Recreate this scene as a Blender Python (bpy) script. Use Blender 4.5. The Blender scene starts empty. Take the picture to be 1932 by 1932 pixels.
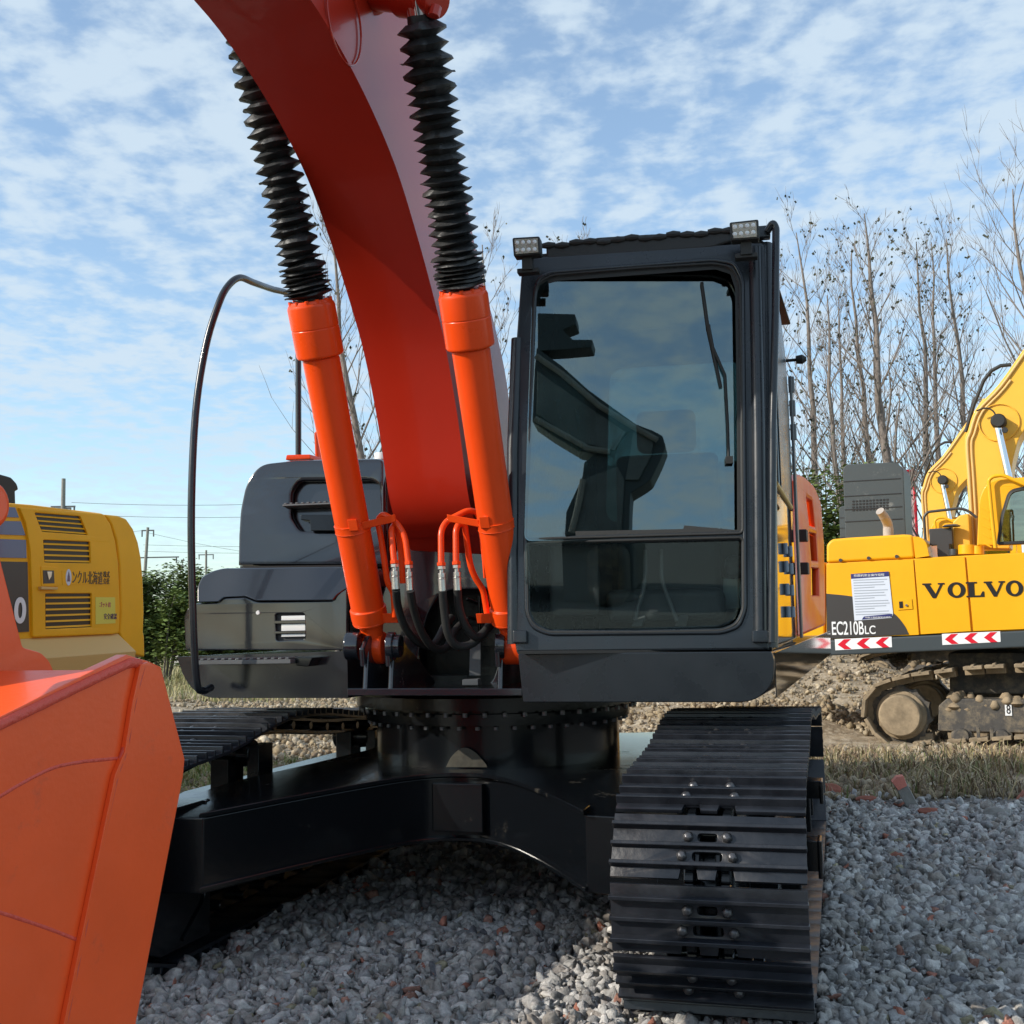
import bpy, bmesh, random
import numpy as np
from math import *
from mathutils import Vector, Matrix, noise as mnoise
V = Vector
S = bpy.context.scene
COL = S.collection
rng = random.Random(5)

# ---------------------------------------------------------------- camera
PITCH, ROLL, FPX, EYE = atan(209.5/2172), .02, 2172.0, V((0, 0, 1.3))
cF = V((0, cos(PITCH), sin(PITCH))); u0 = V((0, -sin(PITCH), cos(PITCH))); r0 = V((1, 0, 0))
cR = r0*cos(ROLL) - u0*sin(ROLL); cU = u0*cos(ROLL) + r0*sin(ROLL)
cam = bpy.data.cameras.new('camera'); camo = bpy.data.objects.new('camera', cam); COL.objects.link(camo)
cam.sensor_width = 36; cam.lens = 36*FPX/1932; cam.clip_start = .05; cam.clip_end = 3000
m3 = Matrix((cR, cU, -cF)).transposed(); camo.matrix_world = Matrix.Translation(EYE) @ m3.to_4x4()
S.camera = camo

# ---------------------------------------------------------------- sky, sun, exposure
SUNV = V((-.86, -.30, .50)).normalized()
SUN_EL = asin(SUNV.z); SUN_AZ = atan2(SUNV.x, SUNV.y)
W = bpy.data.worlds.new('World'); S.world = W; W.use_nodes = True
wn = W.node_tree; wn.nodes.clear()
def N(nt, t, **k):
    n = nt.nodes.new(t)
    for a, b in k.items(): setattr(n, a, b)
    return n
out = N(wn, 'ShaderNodeOutputWorld'); bg = N(wn, 'ShaderNodeBackground'); wn.links.new(bg.outputs[0], out.inputs[0])
sky = N(wn, 'ShaderNodeTexSky', sky_type='NISHITA', sun_disc=False); sky.sun_elevation = SUN_EL; sky.sun_rotation = SUN_AZ
sky.air_density = 1.0; sky.dust_density = .6; sky.ozone_density = 2.0
SKY_STRENGTH = .15
bg.inputs[1].default_value = SKY_STRENGTH
tc = N(wn, 'ShaderNodeTexCoord'); sep = N(wn, 'ShaderNodeSeparateXYZ'); wn.links.new(tc.outputs['Generated'], sep.inputs[0])
def wm(op, a, b=None, c=None):
    n = N(wn, 'ShaderNodeMath', operation=op)
    for i, x in enumerate((a, b, c)):
        if x is None: continue
        if isinstance(x, (int, float)): n.inputs[i].default_value = x
        else: wn.links.new(x, n.inputs[i])
    return n.outputs[0]
zz = wm('MAXIMUM', wm('ADD', sep.outputs[2], .10), .04)
cx = wm('DIVIDE', sep.outputs[0], zz); cy = wm('DIVIDE', sep.outputs[1], zz)
cmb = N(wn, 'ShaderNodeCombineXYZ'); wn.links.new(cx, cmb.inputs[0]); wn.links.new(cy, cmb.inputs[1])
def wnoise(scale, detail, rough, dist=0., off=(0, 0, 0), sc=(1, 1, 1), rot=0):
    mp = N(wn, 'ShaderNodeMapping'); mp.inputs['Location'].default_value = off; mp.inputs['Scale'].default_value = sc; mp.inputs['Rotation'].default_value = (0, 0, rot)
    wn.links.new(cmb.outputs[0], mp.inputs[0])
    n = N(wn, 'ShaderNodeTexNoise'); wn.links.new(mp.outputs[0], n.inputs['Vector'])
    n.inputs['Scale'].default_value = scale; n.inputs['Detail'].default_value = detail; n.inputs['Roughness'].default_value = rough; n.inputs['Distortion'].default_value = dist
    return n.outputs['Fac']
n1 = wnoise(10.5, 5, .52, .15, (2.3, 1.1, 0), (1, .8, 1), .3)
n2 = wnoise(1.7, 3, .5, .3, (5.2, 7.7, 0), (1, 1.2, 1), .2)
n3 = wnoise(27., 4, .55, .1, (1, 4, 0), (.8, 1., 1), .5)
cl = wm('ADD', wm('ADD', wm('MULTIPLY', n1, .72), wm('MULTIPLY', n2, .34)), wm('MULTIPLY', n3, .24))
mr = N(wn, 'ShaderNodeMapRange', interpolation_type='SMOOTHSTEP'); wn.links.new(cl, mr.inputs[0])
mr.inputs[1].default_value = .52; mr.inputs[2].default_value = .77; mr.inputs[3].default_value = .16; mr.inputs[4].default_value = .90
hz = N(wn, 'ShaderNodeMapRange', interpolation_type='SMOOTHSTEP'); wn.links.new(sep.outputs[2], hz.inputs[0])
hz.inputs[1].default_value = .0; hz.inputs[2].default_value = .22; hz.inputs[3].default_value = .35; hz.inputs[4].default_value = 1
mask = wm('MULTIPLY', mr.outputs[0], hz.outputs[0])
tint = N(wn, 'ShaderNodeMix', data_type='RGBA', blend_type='MULTIPLY'); tint.inputs[0].default_value = 1
wn.links.new(sky.outputs[0], tint.inputs[6]); tint.inputs[7].default_value = (.92, .99, .98, 1)
mx = N(wn, 'ShaderNodeMix', data_type='RGBA'); wn.links.new(mask, mx.inputs[0]); wn.links.new(tint.outputs[2], mx.inputs[6])
mx.inputs[7].default_value = (2.98, 3.58, 4.12, 1)
wn.links.new(mx.outputs[2], bg.inputs[0])
sl = bpy.data.lights.new('sun', 'SUN'); sl.energy = 3.2; sl.angle = radians(.5); sl.color = (1, .93, .82)
so = bpy.data.objects.new('sun', sl); COL.objects.link(so); so.rotation_euler = (-SUNV).to_track_quat('-Z', 'Y').to_euler()
S.view_settings.view_transform = 'Standard'; S.view_settings.look = 'None'; S.view_settings.exposure = .58; S.view_settings.gamma = 1
S.view_settings.use_curve_mapping = False
S.cycles.max_bounces = 8; S.cycles.transparent_max_bounces = 16

# ---------------------------------------------------------------- geometry helpers
def ray(u, v): return cF*FPX + cR*(u-966) + cU*(966-v)
def P(u, v, Y): d = ray(u, v); return EYE + d*(Y/d.y)
def PZ(u, v, z): d = ray(u, v); return EYE + d*((z-EYE.z)/d.z)
def ryaw(deg): a = radians(deg); return V((cos(a), -sin(a), 0))
def dyaw(deg): a = radians(deg); return V((sin(a), cos(a), 0))
Z = V((0, 0, 1))
class Pl:
    def __init__(s, o, ex, ey): s.o = V(o); s.ex = V(ex).normalized(); s.ey = V(ey).normalized(); s.n = s.ex.cross(s.ey).normalized()
    def off(s, k): return Pl(s.o + s.n*k, s.ex, s.ey)
    def hit(s, u, v): d = ray(u, v); return EYE + d*((s.o-EYE).dot(s.n)/d.dot(s.n))
    def uv(s, u, v): q = s.hit(u, v) - s.o; return (q.dot(s.ex), q.dot(s.ey))
    def at(s, a, b, c=0): return s.o + s.ex*a + s.ey*b + s.n*c
    def mat(s): return Matrix.Translation(s.o) @ Matrix((s.ex, s.ey, s.n)).transposed().to_4x4()
def rnd(pts, r, n=5):
    o = []; L = len(pts)
    for i, p in enumerate(pts):
        p = V(p); a = V(pts[i-1]); b = V(pts[(i+1) % L]); rr = r[i] if isinstance(r, (list, tuple)) else r
        if rr <= 0: o.append(tuple(p)); continue
        da = a-p; db = b-p; ra = min(rr, da.length*.49); rb = min(rr, db.length*.49)
        A = p+da.normalized()*ra; B = p+db.normalized()*rb
        for k in range(n+1):
            t = k/n; o.append(tuple(A*(1-t)**2 + p*2*t*(1-t) + B*t*t))
    return o
def path(pts, r, n=6):
    o = [V(pts[0])]
    for i in range(1, len(pts)-1):
        p = V(pts[i]); da = V(pts[i-1])-p; db = V(pts[i+1])-p; rr = min(r, da.length*.48, db.length*.48)
        A = p+da.normalized()*rr; B = p+db.normalized()*rr
        for k in range(n+1):
            t = k/n; o.append(A*(1-t)**2 + p*2*t*(1-t) + B*t*t)
    o.append(V(pts[-1])); return o
def spline(pts, n=8):
    P_ = [V(p) for p in pts]; P_ = [P_[0]*2-P_[1]] + P_ + [P_[-1]*2-P_[-2]]; o = []
    for i in range(1, len(P_)-2):
        a, b, c, d = P_[i-1:i+3]
        for k in range(n):
            t = k/n; o.append(.5*((2*b) + (c-a)*t + (2*a-5*b+4*c-d)*t*t + (3*b-a-3*c+d)*t**3))
    o.append(P_[-2]); return o
class MB:
    def __init__(s): s.v = []; s.f = []
    def add(s, vs, fs): k = len(s.v); s.v += [tuple(v) for v in vs]; s.f += [tuple(i+k for i in f) for f in fs]; return s
    def box(s, c, sx, sy, sz, ex=V((1, 0, 0)), ey=V((0, 1, 0)), ez=Z):
        c = V(c); vs = [c+ex*(sx/2*i)+ey*(sy/2*j)+ez*(sz/2*k) for k in (-1, 1) for j in (-1, 1) for i in (-1, 1)]
        return s.add(vs, [(0, 2, 3, 1), (4, 5, 7, 6), (0, 1, 5, 4), (2, 6, 7, 3), (0, 4, 6, 2), (1, 3, 7, 5)])
    def prism(s, loop, vec):
        n = len(loop); vec = V(vec); A = [V(p) for p in loop]; B = [p+vec for p in A]
        return s.add(A+B, [tuple(range(n)), tuple(range(2*n-1, n-1, -1))] + [(i, i+n, (i+1) % n+n, (i+1) % n) for i in range(n)])
    def cyl(s, a, b, r, r2=None, n=16, cap=True): return s.lathe(a, b, [(0, r), (1, r if r2 is None else r2)], n, cap)
    def lathe(s, a, b, prof, n=20, cap=True, jit=None):
        a = V(a); b = V(b); ax = b-a; x = ax.orthogonal().normalized(); y = ax.normalized().cross(x); vs = []; fs = []
        for k, (t, r) in enumerate(prof):
            for i in range(n):
                an = 2*pi*i/n; dr, dt = jit(k, an) if jit else (0, 0)
                vs.append(a+ax*(t+dt)+(x*cos(an)+y*sin(an))*(r+dr))
        for k in range(len(prof)-1):
            for i in range(n):
                j = (i+1) % n; fs.append((k*n+i, k*n+j, (k+1)*n+j, (k+1)*n+i))
        if cap: fs += [tuple(range(n-1, -1, -1)), tuple((len(prof)-1)*n+i for i in range(n))]
        return s.add(vs, fs)
    def tube(s, pts, r, n=10, cap=True, flat=None):
        pts = [V(p) for p in pts]; vs = []; fs = []; x = None
        for k, p in enumerate(pts):
            t = (pts[min(k+1, len(pts)-1)]-pts[max(k-1, 0)])
            if t.length < 1e-9: t = V((0, 0, 1))
            t.normalize()
            x = t.orthogonal() if x is None else x - t*x.dot(t)
            x.normalize(); y = t.cross(x); rr = r[k] if isinstance(r, (list, tuple)) else r
            for i in range(n): an = 2*pi*i/n; vs.append(p+(x*cos(an)+y*sin(an))*rr)
        for k in range(len(pts)-1):
            for i in range(n):
                j = (i+1) % n; fs.append((k*n+i, k*n+j, (k+1)*n+j, (k+1)*n+i))
        if cap: fs += [tuple(range(n-1, -1, -1)), tuple((len(pts)-1)*n+i for i in range(n))]
        return s.add(vs, fs)
    def mesh(s, bev=0, seg=2, ang=32, smooth=True):
        me = bpy.data.meshes.new('m'); me.from_pydata(s.v, [], s.f); me.update()
        bm = bmesh.new(); bm.from_mesh(me); bmesh.ops.recalc_face_normals(bm, faces=bm.faces)
        if bev:
            es = [e for e in bm.edges if len(e.link_faces) == 2 and e.calc_face_angle(0) > radians(25)]
            bmesh.ops.bevel(bm, geom=es, offset=bev, segments=seg, affect='EDGES', profile=.5, clamp_overlap=True)
        bm.to_mesh(me); bm.free()
        if smooth: me.shade_smooth(); me.set_sharp_from_angle(angle=radians(ang))
        if bev: me['weighted'] = 1
        return me
def plate_mesh(pl, loops, thick, bevel=.004, off=0, local=False, res=0):
    """flat plate with holes on a plane; loops given in pixels of the survey (or local coordinates); front face at off, body behind it"""
    c = bpy.data.curves.new('c', 'CURVE'); c.dimensions = '2D'; c.fill_mode = 'BOTH'
    b = min(bevel, thick*.45)
    c.extrude = max(thick/2-b, 0); c.bevel_depth = b; c.bevel_resolution = 1; c.offset = -b
    q = pl.off(off)
    for lp in loops:
        pts = [tuple(p)[:2] if local else q.uv(*p[:2]) for p in lp]
        sp = c.splines.new('POLY'); sp.points.add(len(pts)-1); sp.use_cyclic_u = True
        for i, p in enumerate(pts): sp.points[i].co = (p[0], p[1], 0, 1)
    o = bpy.data.objects.new('c', c); me = bpy.data.meshes.new_from_object(o)
    bpy.data.objects.remove(o); bpy.data.curves.remove(c)
    me.transform(Matrix.Translation((0, 0, off-thick/2))); me.transform(pl.mat())
    bm = bmesh.new(); bm.from_mesh(me); bmesh.ops.remove_doubles(bm, verts=bm.verts, dist=1e-5); bm.to_mesh(me); bm.free()
    me.shade_smooth(); me.set_sharp_from_angle(angle=radians(32)); me['weighted'] = 1; return me
def join(*ms):
    bm = bmesh.new()
    for m in ms: bm.from_mesh(m)
    me = bpy.data.meshes.new('m'); bm.to_mesh(me); bm.free()
    for m in ms: bpy.data.meshes.remove(m)
    me.set_sharp_from_angle(angle=radians(32)); me['weighted'] = 1; return me
def text_mesh(pl, body, w, h, a, b, off=.003, ext=.0015, bold=0., sx=1.):
    c = bpy.data.curves.new('t', 'FONT'); c.body = body; c.extrude = ext; c.offset = bold
    o = bpy.data.objects.new('t', c); me = bpy.data.meshes.new_from_object(o); bpy.data.objects.remove(o); bpy.data.curves.remove(c)
    xs = [v.co.x for v in me.vertices]; ys = [v.co.y for v in me.vertices]
    x0, x1, y0, y1 = min(xs), max(xs), min(ys), max(ys)
    for v in me.vertices:
        v.co = ((v.co.x-x0)/(x1-x0)*w+a, (v.co.y-y0)/(y1-y0)*h+b, v.co.z/ext*.0015+off)
    me.transform(pl.mat()); return me
def link(name, me, mat=None, parent=None, label=None):
    if isinstance(me, MB): me = me.mesh()
    me.name = name; o = bpy.data.objects.new(name, me); COL.objects.link(o)
    if me.get('weighted'):
        w_m = o.modifiers.new('weighted normals', 'WEIGHTED_NORMAL'); w_m.keep_sharp = True; w_m.weight = 100
    if mat: me.materials.clear(); me.materials.append(mat)
    if parent:
        o.parent = parent
        if parent.type == 'EMPTY': o.matrix_parent_inverse = Matrix.Translation(-parent.location)
    if label: o['label'] = label
    return o
def thing(name, label, cat, loc=(0, 0, 0), group=None):
    o = bpy.data.objects.new(name, None); COL.objects.link(o); o.location = loc; o.empty_display_size = .2
    o['label'] = label; o['category'] = cat
    if group: o['group'] = group
    return o
def tag(o, label=None, cat=None, group=None, kind=None):
    for k, v in (('label', label), ('category', cat), ('group', group), ('kind', kind)):
        if v: o[k] = v
    return o
def copy_tree(o, parent=None):
    c = o.copy(); COL.objects.link(c)
    if parent: c.parent = parent; c.matrix_parent_inverse = o.matrix_parent_inverse.copy()
    for ch in [x for x in S.objects if x.parent == o]: copy_tree(ch, c)
    return c

# ---------------------------------------------------------------- materials
def srgb(r, g, b): return tuple((x/255/12.92 if x/255 <= .04045 else ((x/255+.055)/1.055)**2.4) for x in (r, g, b)) + (1,)
def mat(name, col, rough=.5, metal=0., coat=0., dirt=None, dirt_amt=.0, dscale=6., bump=0., bscale=60., bdist=.01, rvar=.0, cvar=.0, spec=.5, coord='Object'):
    m = bpy.data.materials.new(name); m.use_nodes = True; nt = m.node_tree; b = nt.nodes['Principled BSDF']
    b.inputs['Base Color'].default_value = tuple(col[:3])+(1,); b.inputs['Roughness'].default_value = rough; b.inputs['Metallic'].default_value = metal
    b.inputs['Coat Weight'].default_value = coat; b.inputs['Coat Roughness'].default_value = .06; b.inputs['Specular IOR Level'].default_value = spec
    tcn = N(nt, 'ShaderNodeTexCoord'); L = nt.links.new
    n = N(nt, 'ShaderNodeTexNoise'); n.inputs['Scale'].default_value = dscale; n.inputs['Detail'].default_value = 8; n.inputs['Roughness'].default_value = .62
    L(tcn.outputs[coord], n.inputs['Vector'])
    last = None
    if cvar:
        hs = N(nt, 'ShaderNodeHueSaturation'); hs.inputs['Color'].default_value = tuple(col[:3])+(1,)
        r = N(nt, 'ShaderNodeMapRange'); L(n.outputs['Fac'], r.inputs[0]); r.inputs[1].default_value = .3; r.inputs[2].default_value = .7; r.inputs[3].default_value = 1-cvar; r.inputs[4].default_value = 1+cvar
        L(r.outputs[0], hs.inputs['Value']); last = hs.outputs[0]
    if dirt:
        n2_ = N(nt, 'ShaderNodeTexNoise'); n2_.inputs['Scale'].default_value = dscale*1.7; n2_.inputs['Detail'].default_value = 10; n2_.inputs['Roughness'].default_value = .7; L(tcn.outputs[coord], n2_.inputs['Vector'])
        r = N(nt, 'ShaderNodeMapRange', interpolation_type='SMOOTHSTEP'); L(n2_.outputs['Fac'], r.inputs[0]); r.inputs[1].default_value = .62-dirt_amt*.35; r.inputs[2].default_value = .80-dirt_amt*.25
        r.inputs[4].default_value = min(1, .55+dirt_amt*.5)
        x = N(nt, 'ShaderNodeMix', data_type='RGBA'); L(r.outputs[0], x.inputs[0])
        if last: L(last, x.inputs[6])
        else: x.inputs[6].default_value = tuple(col[:3])+(1,)
        x.inputs[7].default_value = tuple(dirt[:3])+(1,); last = x.outputs[2]
        rr = N(nt, 'ShaderNodeMapRange'); L(r.outputs[0], rr.inputs[0]); rr.inputs[3].default_value = rough; rr.inputs[4].default_value = .9; L(rr.outputs[0], b.inputs['Roughness'])
    if last: L(last, b.inputs['Base Color'])
    if rvar and not dirt:
        r = N(nt, 'ShaderNodeMapRange'); L(n.outputs['Fac'], r.inputs[0]); r.inputs[1].default_value = .3; r.inputs[2].default_value = .7; r.inputs[3].default_value = max(.02, rough-rvar); r.inputs[4].default_value = rough+rvar; L(r.outputs[0], b.inputs['Roughness'])
    if bump:
        nb = N(nt, 'ShaderNodeTexNoise'); nb.inputs['Scale'].default_value = bscale; nb.inputs['Detail'].default_value = 5 if bscale > 6 else .8; L(tcn.outputs[coord], nb.inputs['Vector'])
        bp = N(nt, 'ShaderNodeBump'); bp.inputs['Strength'].default_value = bump; bp.inputs['Distance'].default_value = bdist; L(nb.outputs['Fac'], bp.inputs['Height']); L(bp.outputs[0], b.inputs['Normal'])
    return m
M = {}
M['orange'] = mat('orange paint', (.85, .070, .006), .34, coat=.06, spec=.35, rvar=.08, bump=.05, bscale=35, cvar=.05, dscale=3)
M['boom_shade_orange'] = mat('boom orange darkened for shade', (.44, .024, .009), .30, coat=.32, spec=.4, bump=.03, bscale=12, cvar=.04, dscale=2)  # deep shade of the boom underside is put into this whole base colour
M['bucket'] = mat('bucket orange paint', (.93, .105, .018), .36, coat=.1, spec=.4, bump=.06, bscale=80, cvar=.06, dscale=4, dirt=(.42, .08, .04), dirt_amt=.10)
M['weld'] = mat('weld bead paint', (.72, .085, .05), .45, bump=.5, bscale=90)
M['black'] = mat('black gloss paint', (.011, .013, .018), .17, coat=.8, rvar=.06, bump=1., bscale=2.6, bdist=.03, dirt=(.10, .095, .085), dirt_amt=.04, dscale=4)
M['cab'] = mat('cab black paint', (.012, .016, .021), .30, coat=.15, rvar=.1, bump=.03, bscale=40)
M['mirror_black'] = mat('polished black side panel', (.02, .018, .016), .05, coat=1., bump=.02, bscale=6)
M['black_frame'] = mat('undercarriage black paint', (.0035, .0045, .006), .21, coat=.15, spec=.35, bump=.08, bscale=18, dirt=(.16, .14, .11), dirt_amt=.05, dscale=3)
M['track'] = mat('track shoe steel paint', (.011, .013, .018), .36, coat=.1, bump=.12, bscale=50, rvar=.10, cvar=.35, dscale=11)
M['bolt'] = mat('bolt steel', (.10, .10, .105), .35, metal=.7, bump=.2, bscale=120)
M['rubber'] = mat('black rubber', (.018, .018, .017), .6, bump=.1, bscale=80)
M['boot'] = mat('bellows cloth', (.020, .021, .022), .5, bump=.35, bscale=45, cvar=.3, dscale=9)
M['steel'] = mat('zinc plated steel', (.55, .55, .52), .32, metal=.9, rvar=.1)
M['chrome'] = mat('chrome rod', (.8, .8, .8), .08, metal=1.)
M['grey'] = mat('grey paint', (.10, .105, .11), .45)
M['interior'] = mat('cab interior plastic', (.035, .037, .04), .6)
M['interior_light'] = mat('cab interior light panel', (.62, .70, .68), .6)
M['white'] = mat('white paint', (.75, .75, .74), .4)
M['yellow'] = mat('machine yellow paint', (.84, .40, .008), .42, coat=.05, spec=.3, cvar=.05, dscale=2, bump=.03, bscale=20)
M['boom_yellow'] = mat('boom yellow paint', (.83, .45, .05), .42, coat=.05, spec=.3, cvar=.06, dscale=1.5)
M['old_yellow'] = mat('older yellow paint', (.88, .43, .012), .42, coat=.0, spec=.25, cvar=.06, dscale=2.5, bump=.03, bscale=20)
M['tan'] = mat('tan yellow paint', (.66, .42, .14), .5)
M['navy'] = mat('navy blue decal', (.035, .045, .16), .25, coat=.5)
M['charcoal'] = mat('charcoal decal', (.045, .042, .04), .4)
M['slate'] = mat('slate grey plastic', (.040, .052, .058), .5, dirt=(.30, .31, .30), dirt_amt=.10, dscale=2.2)
M['text_black'] = mat('black lettering', (.012, .010, .010), .4)
M['text_white'] = mat('white lettering', (.8, .8, .8), .4)
M['red'] = mat('red reflective tape', (.65, .01, .03), .35)
M['hinge'] = mat('grey blue hinge paint', (.22, .27, .33), .4)
M['paper'] = mat('printed notice paper', (.62, .66, .74), .5)
M['paper_ink'] = mat('grey print', (.33, .36, .42), .5)
M['sticker_yellow'] = mat('yellow sticker', (.72, .62, .08), .5)
M['sticker_pink'] = mat('pink sticker ink', (.6, .12, .15), .5)
M['mud'] = mat('dried mud', (.27, .205, .13), .9, bump=.8, bscale=12, cvar=.35, dscale=9)
M['mud_dark'] = mat('dark dried smear', (.05, .045, .032), .7, bump=.4, bscale=30, cvar=.5, dscale=12)
M['mud_metal'] = mat('muddy steel', (.06, .055, .05), .6, dirt=(.24, .19, .125), dirt_amt=.55, dscale=4, bump=.4, bscale=20)
M['lamp'] = mat('work lamp reflector', (.35, .31, .25), .25, metal=.3, bump=.9, bscale=55)
M['lens'] = mat('headlamp lens', (.75, .76, .76), .12, coat=1)
M['bark'] = mat('bare tree bark', (.19, .16, .14), .85, cvar=.3, dscale=8)
M['leaf'] = mat('dark remaining leaf', (.030, .034, .014), .6, cvar=.4, dscale=3)
M['leafg'] = mat('bush leaf', (.135, .185, .05), .5, cvar=.45, dscale=2.5)
M['brick'] = mat('broken brick', (.30, .10, .065), .85, bump=.5, bscale=30, cvar=.2)
M['conc'] = mat('concrete lump', (.25, .24, .22), .9, bump=.5, bscale=30, cvar=.2)
def glass_mat(name, tint=(.40, .50, .50), refl=.15):
    m = bpy.data.materials.new(name); m.use_nodes = True; nt = m.node_tree; nt.nodes.clear(); L = nt.links.new
    o = N(nt, 'ShaderNodeOutputMaterial'); t = N(nt, 'ShaderNodeBsdfTransparent'); t.inputs[0].default_value = tint+(1,)
    g = N(nt, 'ShaderNodeBsdfGlossy'); g.inputs['Roughness'].default_value = .008; g.inputs[0].default_value = (.80, .93, .90, 1)
    lw = N(nt, 'ShaderNodeFresnel'); lw.inputs[0].default_value = 1.5
    ad = N(nt, 'ShaderNodeMath', operation='ADD', use_clamp=True); L(lw.outputs[0], ad.inputs[0]); ad.inputs[1].default_value = refl
    x = N(nt, 'ShaderNodeMixShader'); L(ad.outputs[0], x.inputs[0]); L(t.outputs[0], x.inputs[1]); L(g.outputs[0], x.inputs[2]); L(x.outputs[0], o.inputs[0])
    return m
M['glass'] = glass_mat('tinted cab glass'); M['glass_low'] = glass_mat('lower cab glass', (.95, 1.0, .98), .03)

# ================================================================= GROUND
def hn(x, y, s, seed=0): return mnoise.noise(V((x*s+seed, y*s-seed*.7, seed*.3)))
def ground_h(x, y):
    far = min(max((y-9)/4, 0), 1)
    h = .012*hn(x, y, 1.7) + far*(.07*hn(x, y, .55, 3)+.05*hn(x, y, 1.9, 5)+.04*hn(x, y, 4.3, 5))
    if y > 8 and x > 2: h += .03*far
    ridge = exp(-((y-15.5)/2.6)**2)
    h += ridge*(.18+.16*hn(x, y, .35, 9))*(1 if x < 12 else .6)
    r2 = exp(-((y-18.6)/2.3)**2)*min(max((x-.3)/2.2, 0), 1); h += r2*(.72+.22*hn(x, y, .5, 4)+.10*hn(x, y, 1.6, 8))
    if x > 4.0: h -= ridge*.12
    return h
def axis(a, b, fine, coarse):
    o = [a]
    while o[-1] < b:
        x = o[-1]; o.append(x+fine+coarse*max(0, abs(x-(0 if a < 0 else 6))-7))
    return o
xs = axis(-400, 400, .16, .06); xs = [x for x in xs]
def sym(lim):
    p = [0.]
    while p[-1] < lim: x = p[-1]; p.append(x+.15+.07*max(0, x-7))
    return p
xp = sym(500); xs = [-x for x in xp[:0:-1]] + xp
ys = [-60, -40, -25, -15, -10, -6, -3, -1, 0] + [1+.16*i for i in range(140)]
while ys[-1] < 900: ys.append(ys[-1]*1.035)
gv = [(x, y, ground_h(x, y) if 5 < y < 60 and abs(x) < 40 else .012*hn(x, y, 1.7)) for y in ys for x in xs]
nx = len(xs); gf = [(j*nx+i, j*nx+i+1, (j+1)*nx+i+1, (j+1)*nx+i) for j in range(len(ys)-1) for i in range(nx-1)]
gm = bpy.data.meshes.new('ground'); gm.from_pydata(gv, [], gf); gm.shade_smooth()
def ground_mat():
    m = bpy.data.materials.new('earth and gravel ground'); m.use_nodes = True; nt = m.node_tree; b = nt.nodes['Principled BSDF']; L = nt.links.new
    b.inputs['Roughness'].default_value = .95; b.inputs['Specular IOR Level'].default_value = .2
    t = N(nt, 'ShaderNodeTexCoord'); s = N(nt, 'ShaderNodeSeparateXYZ'); L(t.outputs['Object'], s.inputs[0])
    def nz(sc, det=8, ro=.6):
        n = N(nt, 'ShaderNodeTexNoise'); n.inputs['Scale'].default_value = sc; n.inputs['Detail'].default_value = det; n.inputs['Roughness'].default_value = ro; L(t.outputs['Object'], n.inputs['Vector']); return n.outputs['Fac']
    def rng_(x, a, b_, c=0, d=1):
        r = N(nt, 'ShaderNodeMapRange', interpolation_type='SMOOTHSTEP'); L(x, r.inputs[0])
        for i, q in enumerate((a, b_, c, d)): r.inputs[i+1].default_value = q
        return r.outputs[0]
    def mixc(f, a, b_):
        x = N(nt, 'ShaderNodeMix', data_type='RGBA'); L(f, x.inputs[0])
        for i, q in ((6, a), (7, b_)):
            if isinstance(q, tuple): x.inputs[i].default_value = q+(1,)
            else: L(q, x.inputs[i])
        return x.outputs[2]
    def mth(op, a, b_):
        n = N(nt, 'ShaderNodeMath', operation=op)
        for i, q in enumerate((a, b_)):
            if isinstance(q, (int, float)): n.inputs[i].default_value = q
            else: L(q, n.inputs[i])
        return n.outputs[0]
    soil = mixc(rng_(nz(3), .35, .65), (.22, .175, .12), (.38, .31, .22))
    soil = mixc(rng_(nz(14), .45, .7), soil, (.46, .40, .31))
    grav = mixc(rng_(nz(25), .35, .65), (.11, .105, .10), (.24, .235, .225))
    yn = mth('ADD', s.outputs[1], mth('MULTIPLY', mth('SUBTRACT', nz(.9), .5), 3.))
    c = mixc(rng_(yn, 8.2, 9.2), grav, soil)
    grass = mixc(rng_(nz(6), .3, .7), (.09, .115, .03), (.26, .23, .09))
    far = mth('MULTIPLY', rng_(yn, 20, 28), rng_(nz(.35, 4), .3, .5, .5, 1))
    c = mixc(far, c, grass)
    L(c, b.inputs['Base Color'])
    bp = N(nt, 'ShaderNodeBump'); bp.inputs['Strength'].default_value = .8; bp.inputs['Distance'].default_value = .04; L(nz(9, 10, .65), bp.inputs['Height']); L(bp.outputs[0], b.inputs['Normal'])
    return m
ground = link('ground', gm, ground_mat()); tag(ground, 'stony yard ground of grey gravel and beige rubble soil', kind='structure')

# stones: many small real stones, merged as one heap of stuff
def ico(sub):
    bm = bmesh.new(); bmesh.ops.create_icosphere(bm, subdivisions=sub, radius=1)
    v = np.array([x.co[:] for x in bm.verts]); f = np.array([[y.index for y in x.verts] for x in bm.faces]); bm.free(); return v, f
def stone_kinds(sub, n, seed):
    v, f = ico(sub); R = np.random.RandomState(seed); o = []
    for k in range(n):
        w = v.copy()
        for c in range(14):                                     # knock facets off
            d = R.normal(size=3); d /= np.linalg.norm(d); h = R.uniform(.38, .80); t = w@d; w -= np.outer(np.maximum(t-h, 0), d)
        lf = np.sin(w@R.normal(size=3)*4+R.uniform(0, 6))*np.sin(w@R.normal(size=3)*4.5+R.uniform(0, 6)); w *= (1+.18*lf[:, None]); w *= (1+R.uniform(-.17, .17, (len(w), 1)))*1.15; w *= R.uniform(.5, 1.3, 3); o.append(w)
    return o, f
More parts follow.
